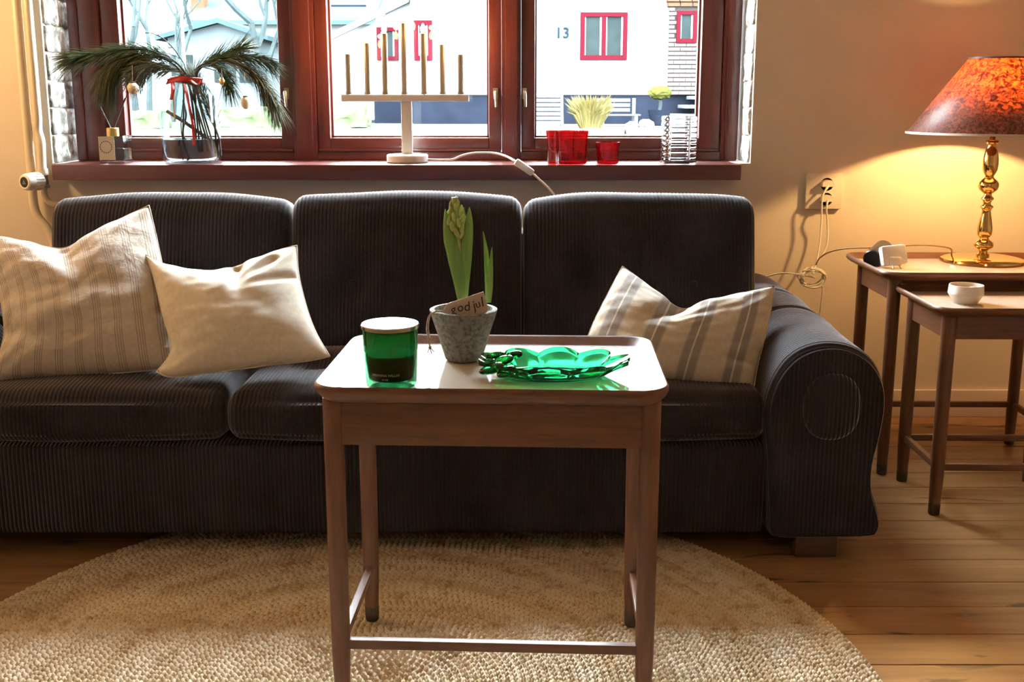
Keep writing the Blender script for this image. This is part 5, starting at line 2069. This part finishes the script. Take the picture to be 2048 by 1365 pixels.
# tangle of cord between arm and wall
tg0 = at(1624, 556, 3.22)
tg = thing('cord_bundle', 'tangled bundle of cream cord behind the sofa armrest', 'cord', tg0)
mbc = MB()
rc = random.Random(5)
for i in range(7):
    pts = []
    a0 = rc.uniform(0, 6)
    for k in range(9):
        a = a0 + k * .75
        rr_ = rc.uniform(.028, .042)
        pts.append((rr_ * math.cos(a) * 1.05, rc.uniform(-.012, .012), rr_ * math.sin(a) * .75))
    mbc.tube(spline(pts, 6), .0026, 6)
mbc.tube(spline([(.01, 0, 0), (-.05, 0, .012), (-.10, .02, .010), (-.16, .03, -.01)], 6), .0026, 6)
mbc.tube(spline([(.03, 0, 0), (.035, .0, -.05), (.03, .01, -.16), (.02, .02, -.40), (.02, .03, tg0.z * -1 + .004)], 6), .0026, 6)
mbc.build('cord', M['cord_white'], tg, 60)

# heating pipes with thermostat valve
PY_ = WALL - .035
pr = .0135


def pq(u, v, Y=PY_): return at(u, v, Y)


b0 = pq(62, 330); b0.z = .0
pipe1 = thing('heating_pipe', 'cream heating pipe running down the wall and bending behind the sofa', 'pipe', (pq(68, 400).x, PY_, 0))
x1p = pq(50, 200).x
pts = [Vector((x1p, PY_, ZC)), Vector((x1p, PY_, pq(62, 330).z)), pq(66, 395), pq(74, 430), pq(95, 458), pq(107, 485), pq(112, 520), Vector((pq(112, 520).x, PY_, .35)), Vector((pq(112, 520).x, PY_, .0))]
MB().tube([q_ - Vector(pipe1.location) for q_ in ([pts[0]] + spline(pts[1:], 8))], pr, 16).build('pipe', M['pipe'], pipe1, 60)
pipe2 = thing('heating_pipe', 'cream heating pipe nearest the window running down into the thermostat valve', 'pipe', (pq(80, 330).x, PY_, SILL))
x2p = pq(72, 200).x
pts = [Vector((x2p, PY_, ZC)), Vector((x2p, PY_, pq(74, 238).z)), Vector((x2p - .004, PY_ + .004, pq(74, 262).z)), Vector((x2p + .004, PY_, pq(74, 285).z)), pq(84, 335), pq(87, 352)]
MB().tube([q_ - Vector(pipe2.location) for q_ in ([pts[0]] + spline(pts[1:], 8))], pr * .98, 16).build('pipe', M['pipe'], pipe2, 60)
o2 = Vector(pipe2.location)
MB().tube([pq(84, 338) - o2, pq(86, 350) - o2], .017, 12).build('union_nut', M['pipe'], pipe2)
MB().tube([pq(86, 348) - o2, pq(90, 375) - o2], .013, 12).tube([pq(93, 372) - o2, pq(97, 373, PY_ - .02) - o2], .006, 10).build('valve_body', M['steel'], pipe2)
pts = [pq(88, 372), pq(90, 392), pq(98, 404), pq(112, 409), pq(130, 410), pq(170, 412)]
MB().tube([q_ - o2 for q_ in spline(pts, 8)], .0095, 14).build('radiator_pipe', M['pipe'], pipe2, 60)
# thermostat head pointing to the room and a little left
hd0, hd1 = pq(84, 362, PY_ - .012), pq(48, 365, PY_ - .075)
ax = (hd1 - hd0)
Lh = ax.length
rotm = ax.to_track_quat('Z', 'Y').to_matrix().to_4x4()
th_ = MB().lathe([(.016, 0), (.022, .006), (.0262, .012), (.0268, Lh * .65), (.0262, Lh - .010), (.024, Lh - .003), (.020, Lh), (.0165, Lh), (.0160, Lh - .003), (0, Lh - .003)], 36)
th_.xf(Matrix.Translation(hd0 - o2) @ rotm)
tho = th_.build('thermostat_head', M['white'], pipe2, 35)
fin = MB()
for k in range(18):
    a = 2 * PI * k / 18
    f = MB().box(.0255, .0282, -.0016, .0016, .012, Lh * .62, .0006)
    f.xf(Matrix.Rotation(a, 4, 'Z'))
    fin.add(f.v, f.f)
fin.xf(Matrix.Translation(hd0 - o2) @ rotm)
fin.build('grip_ribs', M['white'], tho, 30)
dl = MB().lathe([(0, Lh - .0045), (.0163, Lh - .0045), (.0163, Lh - .001), (0, Lh - .0005)], 28)
dl.xf(Matrix.Translation(hd0 - o2) @ rotm)
dl.build('end_cap', M['black'], tho)
tri = MB().prism([(-.008, -.006), (.008, -.006), (0, .009)], Lh - .001, Lh + .0006, 'z')
tri.xf(Matrix.Translation(hd0 - o2) @ rotm)
tri.build('triangle_mark', pm('grey_mark', (.16, .17, .16), .5, var=.1), tho, None)
